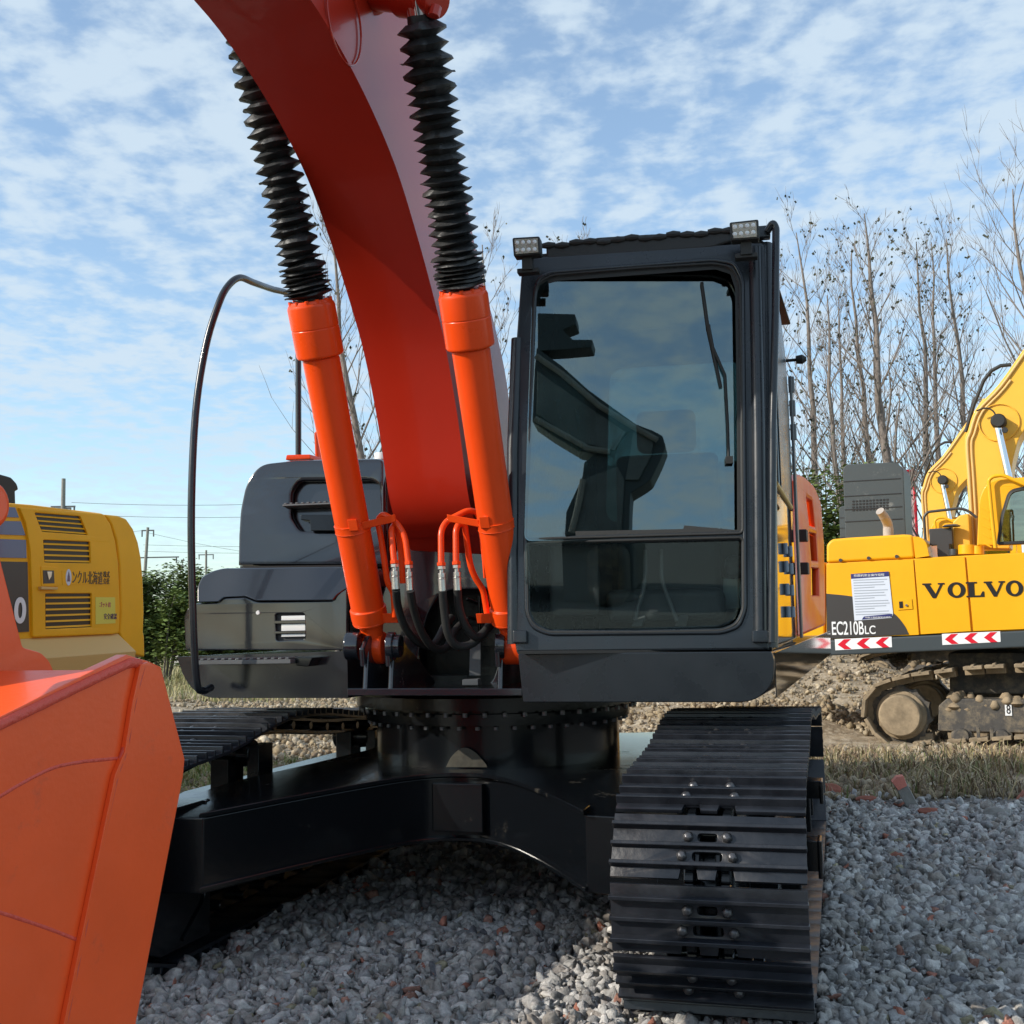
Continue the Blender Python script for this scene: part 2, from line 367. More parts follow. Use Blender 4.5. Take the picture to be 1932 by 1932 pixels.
def stones(name, pts, size, sub, m, seed, cols, gain=1.):
    R = np.random.RandomState(seed); ks, f = stone_kinds(sub, 12, seed); n = len(pts); nv = len(ks[0]); nf = len(f)
    A = np.array(ks)[R.randint(0, 12, n)]; sz = size
    q = R.normal(size=(n, 4)); q /= np.linalg.norm(q, axis=1)[:, None]; w, x, y, z = q.T
    Rm = np.stack([1-2*(y*y+z*z), 2*(x*y-z*w), 2*(x*z+y*w), 2*(x*y+z*w), 1-2*(x*x+z*z), 2*(y*z-x*w), 2*(x*z-y*w), 2*(y*z+x*w), 1-2*(x*x+y*y)], 1).reshape(n, 3, 3)
    A = np.einsum('nij,nvj->nvi', Rm, A)*sz[:, None, None] + pts[:, None, :]
    F = (f[None] + (np.arange(n)*nv)[:, None, None]).reshape(-1, 3)
    me = bpy.data.meshes.new(name); me.vertices.add(n*nv); me.vertices.foreach_set('co', A.astype(np.float32).ravel())
    me.loops.add(n*nf*3); me.loops.foreach_set('vertex_index', F.astype(np.int32).ravel())
    me.polygons.add(n*nf); me.polygons.foreach_set('loop_start', np.arange(0, n*nf*3, 3, dtype=np.int32)); me.polygons.foreach_set('loop_total', np.full(n*nf, 3, dtype=np.int32))
    me.update(calc_edges=True)
    ca = me.color_attributes.new('stone_colour', 'FLOAT_COLOR', 'POINT')
    c = np.array(cols)[R.choice(len(cols), n, p=None)]*R.uniform(.85, 1.4, (n, 1))*gain; c = np.concatenate([c, np.ones((n, 1))], 1)
    ca.data.foreach_set('color', np.repeat(c, nv, 0).astype(np.float32).ravel())
    return link(name, me, m)
def stone_mat(name, bscale):
    m = mat(name, (.3, .3, .3), .92, spec=.25); nt = m.node_tree; b = nt.nodes['Principled BSDF']; L = nt.links.new
    a = N(nt, 'ShaderNodeAttribute', attribute_name='stone_colour'); t = N(nt, 'ShaderNodeTexCoord')
    n = N(nt, 'ShaderNodeTexNoise'); n.inputs['Scale'].default_value = bscale; n.inputs['Detail'].default_value = 6; n.inputs['Roughness'].default_value = .7; L(t.outputs['Object'], n.inputs['Vector'])
    r = N(nt, 'ShaderNodeMapRange'); L(n.outputs['Fac'], r.inputs[0]); r.inputs[1].default_value = .3; r.inputs[2].default_value = .7; r.inputs[3].default_value = .6; r.inputs[4].default_value = 1.35
    x = N(nt, 'ShaderNodeMix', data_type='RGBA', blend_type='MULTIPLY'); x.inputs[0].default_value = 1; L(a.outputs['Color'], x.inputs[6]); L(r.outputs[0], x.inputs[7]); L(x.outputs[2], b.inputs['Base Color'])
    bp = N(nt, 'ShaderNodeBump'); bp.inputs['Strength'].default_value = .9; bp.inputs['Distance'].default_value = .015; L(n.outputs['Fac'], bp.inputs['Height']); L(bp.outputs[0], b.inputs['Normal'])
    return m
R = np.random.RandomState(11)
def clear_of_tracks(x, y):
    ca_, sa_ = cos(radians(15.6)), sin(radians(15.6)); dx, dy = x+.01, y-5.9; a = dx*ca_-dy*sa_; s = dx*sa_+dy*ca_
    return ~((np.abs(np.abs(a)-1.175) < .305) & (s > -1.78) & (s < 1.85))
def scatter(n, y0, y1, xlim, smin, smax, power=2.2, cond=None, bury=.25):
    u = R.uniform(0, 1, n); y = y0+(y1-y0)*u**1.25; hw = .50*y+.35
    x = R.uniform(-1, 1, n)*hw; x = x+0
    s = smin+(smax-smin)*R.uniform(0, 1, n)**power
    if cond is not None: k = cond(x, y); x, y, s = x[k], y[k], s[k]
    z = np.array([ground_h(a, b) for a, b in zip(x, y)])+s*(.6-bury)+R.uniform(0, 1, len(x))*.012
    return np.stack([x, y, z], 1), s
gc = [(.36, .345, .33), (.43, .42, .40), (.29, .285, .28), (.39, .37, .34), (.51, .49, .46), (.33, .31, .29), (.38, .37, .36), (.46, .445, .425), (.31, .28, .25)]
gc = gc*10+[(.38, .20, .15), (.40, .17, .12), (.14, .14, .15), (.33, .30, .20)]
sm = stone_mat('grey crushed stone', 45)
p_, s_ = scatter(44000, 2.6, 5.0, 0, .007, .036, 2.6, cond=clear_of_tracks)
g1 = stones('gravel', p_, s_, 2, sm, 1, gc, .96); tag(g1, 'loose grey crushed stone gravel around the crawler tracks', 'gravel', kind='stuff')
p_, s_ = scatter(46000, 4.9, 9.3, 0, .010, .042, 2.8, cond=lambda x, y: (y < 8.1+.5*np.sin(x*1.3)+R.uniform(-.4, .7, len(x))) & clear_of_tracks(x, y))
g2 = stones('gravel', p_, s_, 2, sm, 2, gc, 1.06); tag(g2, 'grey crushed stone gravel reaching back to the grass edge', 'gravel', kind='stuff')
sm2 = stone_mat('beige rubble stone', 30)
bc = [(.44, .35, .23), (.38, .30, .19), (.32, .25, .16), (.52, .43, .30), (.46, .38, .27), (.28, .21, .14), (.42, .33, .22), (.58, .50, .38)]
clump = lambda x, y: np.array([mnoise.noise(V((a*.5, b*.5, 2.2))) > -.32+.9*(.5 if (a > 3.2 and 9.5 < b < 12.2) else 0) for a, b in zip(x, y)])
p_, s_ = scatter(90000, 8.3, 22, 0, .008, .058, 4.2, cond=clump)
g3 = stones('rubble', p_, s_, 1, sm2, 3, bc, .66); tag(g3, 'sunlit beige rubble clods spread behind the machines', 'rubble', kind='stuff')

# grass
def grass(name, n, region, h0, h1, cols, label):
    vs = []; fs = []; cs = []
    k = 0
    while k < n:
        x, y = region()
        if x is None: continue
        z = ground_h(x, y); h = rng.uniform(h0, h1); a = rng.uniform(0, 2*pi); w = rng.uniform(.002, .005)*(1+y/18); l = rng.uniform(.1, 1.4)*h
        dx, dy = cos(a), sin(a); b = len(vs)
        vs += [(x-dy*w, y+dx*w, z), (x+dy*w, y-dx*w, z), (x+dx*l*.3+dy*w*.7, y+dy*l*.3-dx*w*.7, z+h*.6), (x+dx*l*.3-dy*w*.7, y+dy*l*.3+dx*w*.7, z+h*.6), (x+dx*l, y+dy*l, z+h*rng.uniform(.75, 1))]
        fs += [(b, b+1, b+2, b+3), (b+3, b+2, b+4)]; c = rng.choice(cols); q = rng.uniform(.7, 1.25); cs += [(c[0]*q, c[1]*q, c[2]*q, 1)]*5; k += 1
    me = bpy.data.meshes.new(name); me.from_pydata(vs, [], fs)
    ca = me.color_attributes.new('stone_colour', 'FLOAT_COLOR', 'POINT'); ca.data.foreach_set('color', np.array(cs, dtype=np.float32).ravel())
    o = link(name, me, M['grassm']); tag(o, label, 'grass', kind='stuff'); return o
gmt = mat('grass blades', (.2, .2, .1), .7); a_ = N(gmt.node_tree, 'ShaderNodeAttribute', attribute_name='stone_colour'); gmt.node_tree.links.new(a_.outputs['Color'], gmt.node_tree.nodes['Principled BSDF'].inputs['Base Color']); M['grassm'] = gmt
dry = [(.38, .29, .15), (.30, .22, .12), (.46, .38, .23), (.22, .19, .08), (.14, .17, .05), (.20, .13, .08), (.16, .11, .07)]
def reg_right():
    x = rng.uniform(2.1, 6.2); y = 8.2+rng.betavariate(1.4, 1.6)*2.6
    return (x, y) if mnoise.noise(V((x*1.1, y*1.3, 4))) > -.12+rng.uniform(-.2, .2) else (None, None)
grass('dry_grass', 6500, reg_right, .05, .20, dry, 'dry yellow-green grass strip between gravel and right yellow excavator')
def reg_left():
    x = rng.uniform(-4.2, -1.0); y = rng.uniform(8.2, 11.0)
    return (x, y) if mnoise.noise(V((x*1.1, y*1.1, 7))) > -.2 else (None, None)
grass('green_grass', 6000, reg_left, .04, .14, [(.16, .22, .05), (.13, .18, .04), (.24, .24, .08), (.34, .30, .14)], 'low green grass seen beneath the left crawler track')
def reg_far():
    y = 20+rng.random()**1.3*26; x = rng.uniform(-.48*y, .1*y if rng.random() < .7 else .55*y)
    return (x, y)
grass('field_grass', 14000, reg_far, .15, .45, [(.36, .31, .15), (.30, .27, .12), (.22, .24, .08), (.42, .36, .2)], 'yellowed rough grass in front of the left bushes')
# single lumps at the gravel edge on the right
def lump(name, u, v, Y, sx, sy, sz, m, label, cat, rot=(0, 0, 0), grp=None):
    p = P(u, v, Y); R_ = np.random.RandomState(int(u)); w, f = ico(2)
    for c in range(8):
        d = R_.normal(size=3); d /= np.linalg.norm(d); t = w@d; w = w-np.outer(np.maximum(t-.7, 0), d)
    w = w*(1+R_.uniform(-.05, .05, (len(w), 1)))*np.array([sx, sy, sz])
    me = bpy.data.meshes.new(name); me.from_pydata(w.tolist(), [], f.tolist()); o = link(name, me, m)
    o.location = (p.x, p.y, max(p.z, sz*.4)); o.rotation_euler = rot; tag(o, label, cat, grp); return o

# ================================================================= MAIN EXCAVATOR
EX = thing('crawler_excavator', 'large orange and black crawler excavator filling the middle, seen from the front', 'excavator', (.03, 5.9, 0))
# ---- undercarriage ------------------------------------------------
TY = 15.6; rt, dt = ryaw(TY), dyaw(TY); TC = V((-.01, 5.9, 0))
def T(a, s, z): return TC + rt*a + dt*s + Z*z
NOSE = -2.10
def track_path():
    """closed outline (s from nose, z) of the chain centre line, top run humped over the carrier rollers"""
    pts = []
    c1, r1 = (.42, .40), .33; c2, r2 = (3.72, .385), .315
    for k in range(13): a = radians(-90-180*k/12*.97); pts.append((c1[0]+r1*cos(a), c1[1]+r1*sin(a)))
    top = [(.62, .745), (.85, .765), (1.05, .80), (1.30, .842), (1.50, .85), (1.8, .835), (2.2, .79), (2.6, .765), (3.0, .745), (3.4, .715)]
    pts += top
    for k in range(13): a = radians(90-180*k/12); pts.append((c2[0]+r2*cos(a), c2[1]+r2*sin(a)))
    n = 10
    for k in range(1, n): t = k/n; pts.append((c2[0]+(c1[0]-c2[0])*t, .07))
    return pts
tp = [V((a, b, 0)) for a, b in track_path()]
def resample(pts, n):
    L = [0]; P2 = pts+[pts[0]]
    for i in range(len(pts)): L.append(L[-1]+(P2[i+1]-P2[i]).length)
    o = []; tot = L[-1]
    for k in range(n):
        d = tot*k/n; i = max(j for j in range(len(L)-1) if L[j] <= d); t = (d-L[i])/(L[i+1]-L[i]); p = P2[i].lerp(P2[i+1], t); o.append(p)
    return o, tot
NS = 43
cen, tot = resample(spline(tp+[tp[0]], 4)[:-1], NS*6)
pitch = tot/NS
# shoe mesh: x across, y along travel, z outwards
slot = lambda x0, x1, y0, y1: rnd([(x0, y0), (x1, y0), (x1, y1), (x0, y1)], min(x1-x0, y1-y0)*.45, 4)
hp = pitch/2*1.03
SP0 = Pl((0, 0, 0), (1, 0, 0), (0, 1, 0))
outer = [(-.30, -hp), (-.086, -hp), (-.080, -hp+.034), (-.032, -hp+.034), (-.026, -hp), (.026, -hp), (.032, -hp+.034), (.080, -hp+.034), (.086, -hp), (.30, -hp), (.30, hp), (-.30, hp)]
shoe_plate = plate_mesh(SP0, [outer, slot(-.031, .031, .017, .044), slot(-.047, .047, -.046, -.016)], .014, .002, .014, local=True)
rb = MB()
def rib(y, h, w0, w1, sh=0):
    vs = []
    for x in (-.302, .302): vs += [(x, y-w0, .012), (x, y+w0, .012), (x, y+w1+sh, h), (x, y-w1+sh, h)]
    rb.add(vs, [(0, 3, 2, 1), (4, 5, 6, 7), (0, 1, 5, 4), (1, 2, 6, 5), (2, 3, 7, 6), (3, 0, 4, 7)])
rib(-.062, .040, .010, .006, -.002); rib(.000, .036, .009, .006); rib(.062, .040, .010, .006, .002)
bl = MB()
for (x, y) in ((-.060, .030), (.060, .030), (-.078, -.032), (.078, -.032)):
    bl.lathe((x, y, .012), (x, y, .033), [(0, .0175), (.6, .0175), (1, .010)], 6)
bm_ = bl.mesh(.001, 1); rbm_ = rb.mesh(.0015, 1)
nb0 = len(shoe_plate.polygons)+len(rbm_.polygons)
shoe_me = join(shoe_plate, rbm_, bm_); shoe_me.materials.append(M['track']); shoe_me.materials.append(M['bolt'])
for i_, p_ in enumerate(shoe_me.polygons): p_.material_index = 1 if i_ >= nb0 else 0
chain = MB()
for sx in (-.056, .056):
    chain.box((sx, 0, -.045), .032, pitch*1.04, .085); chain.box((sx+.024 if sx < 0 else sx-.024, .02, -.04), .018, pitch*.8, .08)
chain.cyl((-.14, pitch*.32, -.045), (.125, pitch*.32, -.045), .024, n=10)
chain_me = chain.mesh(.004, 1); chain_me.materials.append(M['black_frame'])
def make_track(side):
    a0 = side*1.175
    pos = lambda a, s, z: T(a0+a, NOSE+s, z)
    fr = MB()
    ex, ey = rt, dt
    # side frame: long beam, roller guards, recoil housing
    prof = [(.62, .30), (.75, .22), (3.35, .22), (3.5, .30), (3.5, .42), (3.2, .55), (1.2, .56), (.70, .50)]
    fr.prism([pos(-.16, s, z) for s, z in prof], rt*.32)
    for s in (.95, 1.7, 2.5, 3.0): fr.box(pos(.20*side, s, .33), .10, .05, .20, ex, ey)
    fr.box(pos(0, .60, .40), .22, .5, .14, ex, ey)
    for s in (1.35, 2.75):
        fr.box(pos(-.02, s, .62), .10, .14, .16, ex, ey)
    tr = link('track_frame', fr.mesh(.008), M['black_frame'], EX)
    idl = MB(); idl.lathe(pos(-.10, .42, .40), pos(.10, .42, .40), [(0, .20), (.1, .30), (.32, .30), (.34, .255), (.66, .255), (.68, .30), (.9, .30), (1, .20)], 36); idl.cyl(pos(-.2, .42, .40), pos(.2, .42, .40), .07)
    link('idler_wheel', idl.mesh(.003, 1), M['black_frame'], tr)
    spk = MB(); spk.lathe(pos(-.12, 3.72, .385), pos(.14, 3.72, .385), [(0, .20), (.2, .23), (.4, .24), (.41, .29), (.59, .29), (.6, .24), (1, .20)], 42, jit=lambda k, a: ((.018*sin(a*21), 0) if k in (3, 4) else (0, 0)))
    link('drive_sprocket', spk.mesh(ang=40), M['black_frame'], tr)
    for s, z in ((1.35, .72), (2.75, .66)):
        q = MB(); q.lathe(pos(-.10, s, z), pos(.12, s, z), [(0, .05), (.05, .065), (.4, .065), (.42, .05), (.7, .05), (.72, .065), (1, .06)], 20)
        if side < 0: q.box(pos(.14, s+.02, z-.05), .06, .14, .18, ex, ey)
        link('carrier_roller', q.mesh(.002, 1), M['black_frame'], tr)
    for k in range(7):
        s = .85+.42*k; q = MB(); q.lathe(pos(-.12, s, .21), pos(.12, s, .21), [(0, .10), (.2, .10), (.25, .08), (.75, .08), (.8, .10), (1, .10)], 18); link('track_roller', q.mesh(.002, 1), M['black_frame'], tr)
    if side > 0:
        for s, z, h in ((.55, .50, .10), (1.25, .62, .07)):
            q = MB(); q.box(pos(.29, s, z), .09, .10, h, ex, ey); q.box(pos(.33, s, z-.01), .015, .12, h*1.25, ex, ey); link('step_bracket', q.mesh(.004), M['black_frame'], tr)
    n6 = len(cen)
    ch = link('track_chain', chain_me.copy(), M['black_frame'], EX)
    chs = MB()
    shoes = []
    for k in range(NS):
        i = (k*6+3) % n6; p = cen[i]; q = cen[(i+2) % n6]-cen[(i-2) % n6]; q.normalize()
        tdir = -(dt*q.x + Z*q.y)          # travel direction
        nrm = tdir.cross(rt)*-1
        w = pos(0, p.x, p.y)
        cx_ = sum((c.x for c in cen))/n6
        # outward normal = right-hand perpendicular of the path in the (s,z) plane
        on = (dt*(-q.y) + Z*q.x)
        if (on.dot(w-pos(0, cx_, .42))) < 0: on = -on
        yv = on.cross(rt)
        Mx = Matrix((rt, yv, on)).transposed().to_4x4(); Mx.translation = w + on*.020
        shoes.append(Mx)
    sh0 = None
    for Mx in shoes:
        o = bpy.data.objects.new('track_shoe', shoe_me); COL.objects.link(o); o.parent = tr; o.matrix_basis = Mx
        b = bpy.data.meshes
        bo = None
    # bolts and chain: one mesh each along the loop
    for src, nm, mt in ((chain_me, 'track_chain', M['black_frame']),):
        co = np.array([v.co[:] for v in src.vertices]); fc = [tuple(p_.vertices) for p_ in src.polygons]; vs = []; fs = []
        for Mx in shoes:
            A = np.array(Mx); w_ = co@A[:3, :3].T + A[:3, 3]; b0 = len(vs); vs += w_.tolist(); fs += [tuple(j+b0 for j in f_) for f_ in fc]
        me = bpy.data.meshes.new(nm); me.from_pydata(vs, [], fs); me.shade_smooth(); me.set_sharp_from_angle(angle=radians(32))
        if nm == 'track_chain': ch.data = me; me.materials.append(mt); ch.name = 'track_chain'; ch.parent = tr; ch.matrix_parent_inverse = Matrix()
        else: link(nm, me, mt, tr)
    return tr
make_track(1); make_track(-1)
# ---- x frame -------------------------------------------------------
half = [(-1.02, -1.80), (-.70, -1.80), (-.42, -1.36), (-.17, -1.03), (.03, -.94), (.22, -1.0), (.45, -1.24), (.70, -1.58), (1.02, -1.58)]
xf = spline([V((a, s, 0)) for a, s in half[1:-1]], 5); front = [half[0]]+[(p.x, p.y) for p in xf]+[half[-1]]
body = front + [(1.02, -1.05), (.86, -.55), (.80, 0), (.86, .55), (1.02, 1.05), (1.02, 1.6), (.70, 1.6), (.4, 1.2), (0, 1.0), (-.4, 1.2), (-.7, 1.6), (-1.02, 1.6), (-1.02, 1.05), (-.86, .55), (-.80, 0), (-.86, -.55), (-1.02, -1.05)]
xm = MB()
def topz(a, s): d = sqrt(a*a+s*s); return .655-.05*max(0, d-.9)
n = len(body); vs = [T(a, s, topz(a, s)) for a, s in body]+[T(a, s, topz(a, s)-.255-.02*max(0, sqrt(a*a+s*s)-.9)) for a, s in body]
xm.add(vs, [tuple(range(n)), tuple(range(2*n-1, n-1, -1))]+[(i, i+n, (i+1) % n+n, (i+1) % n) for i in range(n)])
xfm = xm.mesh(.006)
tri = bmesh.new(); tri.from_mesh(xfm); bmesh.ops.triangulate(tri, faces=[f for f in tri.faces if len(f.verts) > 8]); tri.to_mesh(xfm); tri.free(); xfm.set_sharp_from_angle(angle=radians(32))
xo = link('undercarriage_frame', xfm, M['black_frame'], EX)
fl = MB()                                                       # flanges along the front edge, top and bottom
for zo, th in ((0.004, .018), (-.262, .016)):
    fp = [(a, s-.03) for a, s in front[1:-1]]; m_ = len(fp); vs = []
    for a, s in fp: vs.append(T(a, s, topz(a, s)+zo))
    for a, s in reversed(fp): vs.append(T(a, s+.12, topz(a, s)+zo))
    fl.prism(vs, V((0, 0, th)))
link('edge_flange', fl.mesh(.003, 1), M['black_frame'], xo)
cp = MB(); cp.prism([T(a, s, .43) for a, s in ((-.09, -.985), (.13, -.985), (.13, -.90), (-.09, -.90))], Z*.20); link('inspection_cover', cp.mesh(.004), M['black_frame'], xo)
q = MB(); q.prism([T(-1.06, s_, z_) for s_, z_ in ((-2.02, .62), (-2.06, .34), (-1.98, .16), (-1.80, .09), (-1.45, .09), (-1.45, .62))], rt*.19); link('leg_end', q.mesh(.008), M['black_frame'], xo)
q = MB(); q.tube(path([T(-.868, -1.50, .62), T(-.868, -1.50, .24), T(-.868, -1.66, .12)], .03), .008, 8); link('weld_bead', q.mesh(ang=60), M['black_frame'], xo)
# ---- swing ring ------------------------------------------------------
UC = TC + V((-.08, -.08, 0))
rg = MB(); c0 = lambda z: UC+Z*z
rg.lathe(c0(.64), c0(.97), [(0, .62), (.02, .60), (.62, .60), (.63, .655), (.78, .655), (.79, .63), (.83, .63), (.84, .70), (1, .70)], 72)
rbm = MB()
for k in range(48):
    a = 2*pi*k/48; d = V((cos(a), sin(a), 0))
    rbm.cyl(UC+d*.635+Z*.828, UC+d*.635+Z*.842, .011, n=6)
    a += .06; d = V((cos(a), sin(a), 0)); rbm.cyl(UC+d*.68+Z*.888, UC+d*.68+Z*.906, .011, n=6)
rg_ = rg.mesh(.0); n0_ = len(rg_.polygons); rj = join(rg_, rbm.mesh()); rj.materials.append(M['black_frame']); rj.materials.append(M['bolt'])
for i_, p_ in enumerate(rj.polygons): p_.material_index = 1 if i_ >= n0_ else 0
ring = link('swing_ring', rj, None, EX)
mud = MB(); q = spline([V(p) for p in ((-.09, 0, 0), (-.06, .05, 0), (-.01, .085, 0), (.04, .07, 0), (.09, .02, 0), (.10, 0, 0))], 4)
mp = Pl(UC+V((-.14, -.605, .665)), ryaw(12), Z)
link('dried_mud_patch', plate_mesh(mp, [[(p.x, p.y) for p in q]], .003, .001, .003, local=True), M['mud_dark'], ring)

# ---- upper structure -----------------------------------------------
UY, SY = 11.0, 18.5
ru, du = ryaw(UY), dyaw(UY); dsd = dyaw(SY)
LF = Pl(P(500, 1240, 5.30), ru, Z)                               # front plane of the left boxes
CFt = Pl(P(1220, 1228, 4.62), ru, (Z*cos(radians(4.5))+du*sin(radians(4.5))))   # leaning front plane of the cab
CF = Pl(P(1220, 1228, 4.62), ru, Z)
deck = MB()
deck.prism([P(655, 1299, 5.02), P(985, 1299, 4.90), P(985, 1299, 4.90)+dsd*2.6+Z*0, P(655, 1299, 5.02)+dsd*2.6], V((0, 0, -.030)))
dk = link('revolving_deck', deck.mesh(.003), M['black'], EX)
# left deck skirt
lp = rnd([(333, 1239), (628, 1229), (655, 1229), (657, 1317), (384, 1317), (352, 1290)], [4, 0, 0, 0, 26, 26])
q = MB(); L3 = [LF.hit(*p) for p in lp]; q.prism(L3, dsd*2.9); ls = link('deck_side_box', q.mesh(.010, 3), M['black'], EX)
# left lower tool box
f1 = LF.off(.0)
lo = [(349, 1227), (347, 1165), (352, 1150), (371, 1138), (412, 1137), (422, 1129), (462, 1127), (482, 1135), (627, 1134), (637, 1122), (652, 1112), (655, 1112), (655, 1227)]
hole = rnd([(519, 1158), (574, 1157), (576, 1206), (521, 1209)], 6)
b1 = plate_mesh(LF, [rnd(lo, [6, 6, 6, 3, 3, 3, 3, 3, 3, 3, 0, 0, 0]), hole], .03, .006, .0)
q = MB(); q.prism([LF.hit(*p)-LF.n*.045 for p in rnd(lo, 3)], dsd*1.0)
tb = link('tool_box', join(b1, q.mesh(.008)), M['black'], EX)
# headlamp
hl = MB(); hl.prism([LF.hit(*p)-LF.n*.03 for p in hole], LF.n*.01); hlo = link('headlamp', hl.mesh(), M['interior'], tb)
hb = MB()
for (y0, y1) in ((1162, 1171), (1177, 1191), (1196, 1202)):
    hb.prism([LF.hit(*p)-LF.n*.018 for p in ((529, y1), (575, y1-1), (575, y0-1), (529, y0))], LF.n*.010)
link('lamp_lens', hb.mesh(.003), M['lens'], hlo)
hb = MB()
for (y0, y1) in ((1171, 1177), (1191, 1196)):
    hb.prism([LF.hit(*p)-LF.n*.012 for p in ((517, y1), (577, y1-1), (577, y0-1), (517, y0))], LF.n*.013)
link('lamp_grille', hb.mesh(.002, 1), M['black'], hlo)
q = MB(); c = LF.hit(487, 1156); q.cyl(c-LF.n*.005, c+LF.n*.006, .012, .009, 12); link('lock_cap', q.mesh(), M['white'], tb)
# lid
ld = [(371, 1137), (371, 1106), (380, 1088), (400, 1077), (420, 1072), (645, 1069), (658, 1082), (662, 1108), (652, 1112), (637, 1122), (628, 1133), (482, 1134), (462, 1126), (422, 1128), (412, 1136)]
lidp = Pl(LF.hit(500, 1134)+LF.n*.018, ru, Z*cos(.42)+du*sin(.42))
q = MB(); A = [lidp.hit(*p) for p in rnd(ld, [4, 8, 6, 6, 8, 10, 8, 5, 3, 3, 3, 3, 3, 3, 3])]; q.prism(A, dsd*1.05+Z*.02)
link('box_lid', q.mesh(.016, 3), M['black'], tb)
# tall box (tank cover) farther back
TBp = Pl(P(550, 1060, 5.95), ru, Z*cos(.09)+du*sin(.09))
to = [(448, 1066), (449, 1010), (452, 962), (462, 915), (478, 888), (496, 874), (560, 867), (714, 864), (724, 868), (725, 950), (726, 1066)]
rec = rnd([(563, 907), (700, 905), (716, 915), (716, 990), (700, 1003), (566, 1002), (549, 975), (549, 927)], 9)
b1 = plate_mesh(TBp, [rnd(to, [2, 0, 12, 14, 12, 14, 0, 8, 8, 0, 2]), rec], .05, .018, .0)
q = MB(); q.prism([TBp.hit(*p)-TBp.n*.06 for p in rnd(to, [2, 0, 12, 14, 12, 14, 0, 8, 8, 0, 2])], dsd*1.1)
tall = link('tank_cover', join(b1, q.mesh(.02, 3)), M['black'], EX)
def tread(pl, u0, u1, v0, v1, depth, name, par, teeth=8):
    q = MB(); a0, b0 = pl.uv(u0, v1); a1, b1_ = pl.uv(u1, v0)
    q.prism([pl.at(a0, b0), pl.at(a1, b0), pl.at(a1, b1_-.008), pl.at(a0, b1_-.008)], pl.n*depth)
    w = (a1-a0)/(teeth*2)
    for k in range(teeth):
        x = a0+w*(2*k+.5); q.prism([pl.at(x, b1_-.008), pl.at(x+w, b1_-.008), pl.at(x+w, b1_), pl.at(x, b1_)], pl.n*depth)
    return link(name, q.mesh(.002, 1), M['grey'], par)
tread(TBp.off(-.05), 545, 640, 951, 961, .09, 'foot_step', tall, 9)
q = MB(); q.prism([TBp.hit(*p)-TBp.n*.04 for p in ((571, 973), (640, 973), (640, 1003), (590, 1003), (588, 984), (571, 982))], TBp.n*.07); link('step_bracket', q.mesh(.004), M['black_frame'], tall)
q = MB(); q.prism([P(453+i, j, 5.9) for i, j in ((0, 1068), (200, 1066), (200, 1074), (0, 1076))], dsd*.6); link('sealing_strip', q.mesh(), M['rubber'], tall)
q = MB(); q.prism([P(*p, 6.1) for p in ((538, 868), (586, 866), (585, 857), (540, 858))], dsd*.25); link('filler_cap_base', q.mesh(.006), M['orange'], tall)
tread(LF, 393, 575, 1238, 1252, .17, 'deck_step', ls, 14)
q = MB(); q.prism([LF.hit(*p) for p in ((575, 1238), (608, 1239), (600, 1256), (577, 1254))], LF.n*.12); link('step_bracket', q.mesh(.004), M['black_frame'], ls)
# orange engine hood parts behind the boom
hd = MB(); hd.prism([P(*p, 7.0) for p in ((722, 1060), (722, 868), (735, 862), (760, 872), (765, 1060))], dsd*1.0); link('engine_hood', hd.mesh(.02), M['boom_shade_orange'], EX)
q = MB(); q.prism([P(*p, 7.6) for p in ((594, 880), (592, 815), (598, 812), (602, 880))], dsd*.2+ru*.05); link('hood_post', q.mesh(.01), M['orange'], EX)
q = MB(); q.cyl(P(720, 868, 7.1), P(720, 855, 7.1), .045, n=20); link('white_cap', q.mesh(.004), M['white'], EX)
# left hand rail
rp = [P(398, 1297, 5.22), P(383, 1303, 5.12), P(371, 1285, 5.08), P(364, 1160, 5.05), P(361, 960, 5.05), P(369, 780, 5.08), P(388, 655, 5.12), P(412, 575, 5.15), P(430, 540, 5.2), P(452, 524, 5.28), P(478, 533, 5.45), P(512, 545, 5.75), P(545, 555, 6.0), P(563, 580, 6.15), P(563, 660, 6.18), P(563, 860, 6.2)]
q = MB(); q.tube(spline(rp, 6), .0165, 12); link('hand_rail', q.mesh(ang=60), M['cab'], EX)
# mounting brackets, boom foot bracket ------------------------------
def clevis(u0, u1, top, bot, Y, pull=.42):
    q = MB(); a = P(u0, bot, Y); w = P(u1, bot, Y)-a
    w = ru*w.length; zt = P(u0, top, Y-.02).z; zb = a.z
    prof = [(0, zb), (.02, zb+.16), (-.02, zt-.10), (-.03, zt-.02), (.03, zt+.035), (.10, zt+.035), (.17, zt-.02), (.30, zb+.12), (.5, zb)]
    q.prism([a+dsd*s+Z*(z-zb) for s, z in prof], w); return q
for args_ in ((683, 693, 1215, 1302, 5.02), (731, 741, 1215, 1302, 5.00), (938, 948, 1215, 1302, 4.92)): bk = link('cylinder_bracket', clevis(*args_).mesh(.006), M['black'], EX)
for a_, b_, pf in ((P(653, 1219, 5.06), P(680, 1219, 5.05), [(0, .055), (.1, .062), (1, .062)]), (P(733, 1219, 5.02), P(757, 1219, 5.01), [(0, .062), (.5, .062), (.55, .05), (1, .05)]), (P(934, 1219, 4.94), P(952, 1219, 4.94), [(0, .055), (1, .055)])):
    q = MB(); q.lathe(a_, b_, pf, 28); link('pivot_pin', q.mesh(.004), M['black'], EX)
BW = Pl(P(830, 1200, 5.42), ru, Z)
wall_out = [(640, 1300), (640, 1200), (700, 1180), (748, 1040), (757, 1006), (945, 1006), (975, 1150), (975, 1300)]
arch = rnd([(800, 1292), (789, 1235), (806, 1160), (828, 1120), (860, 1112), (925, 1112), (940, 1180), (940, 1250), (926, 1292)], [22, 10, 14, 12, 8, 8, 8, 18, 18])
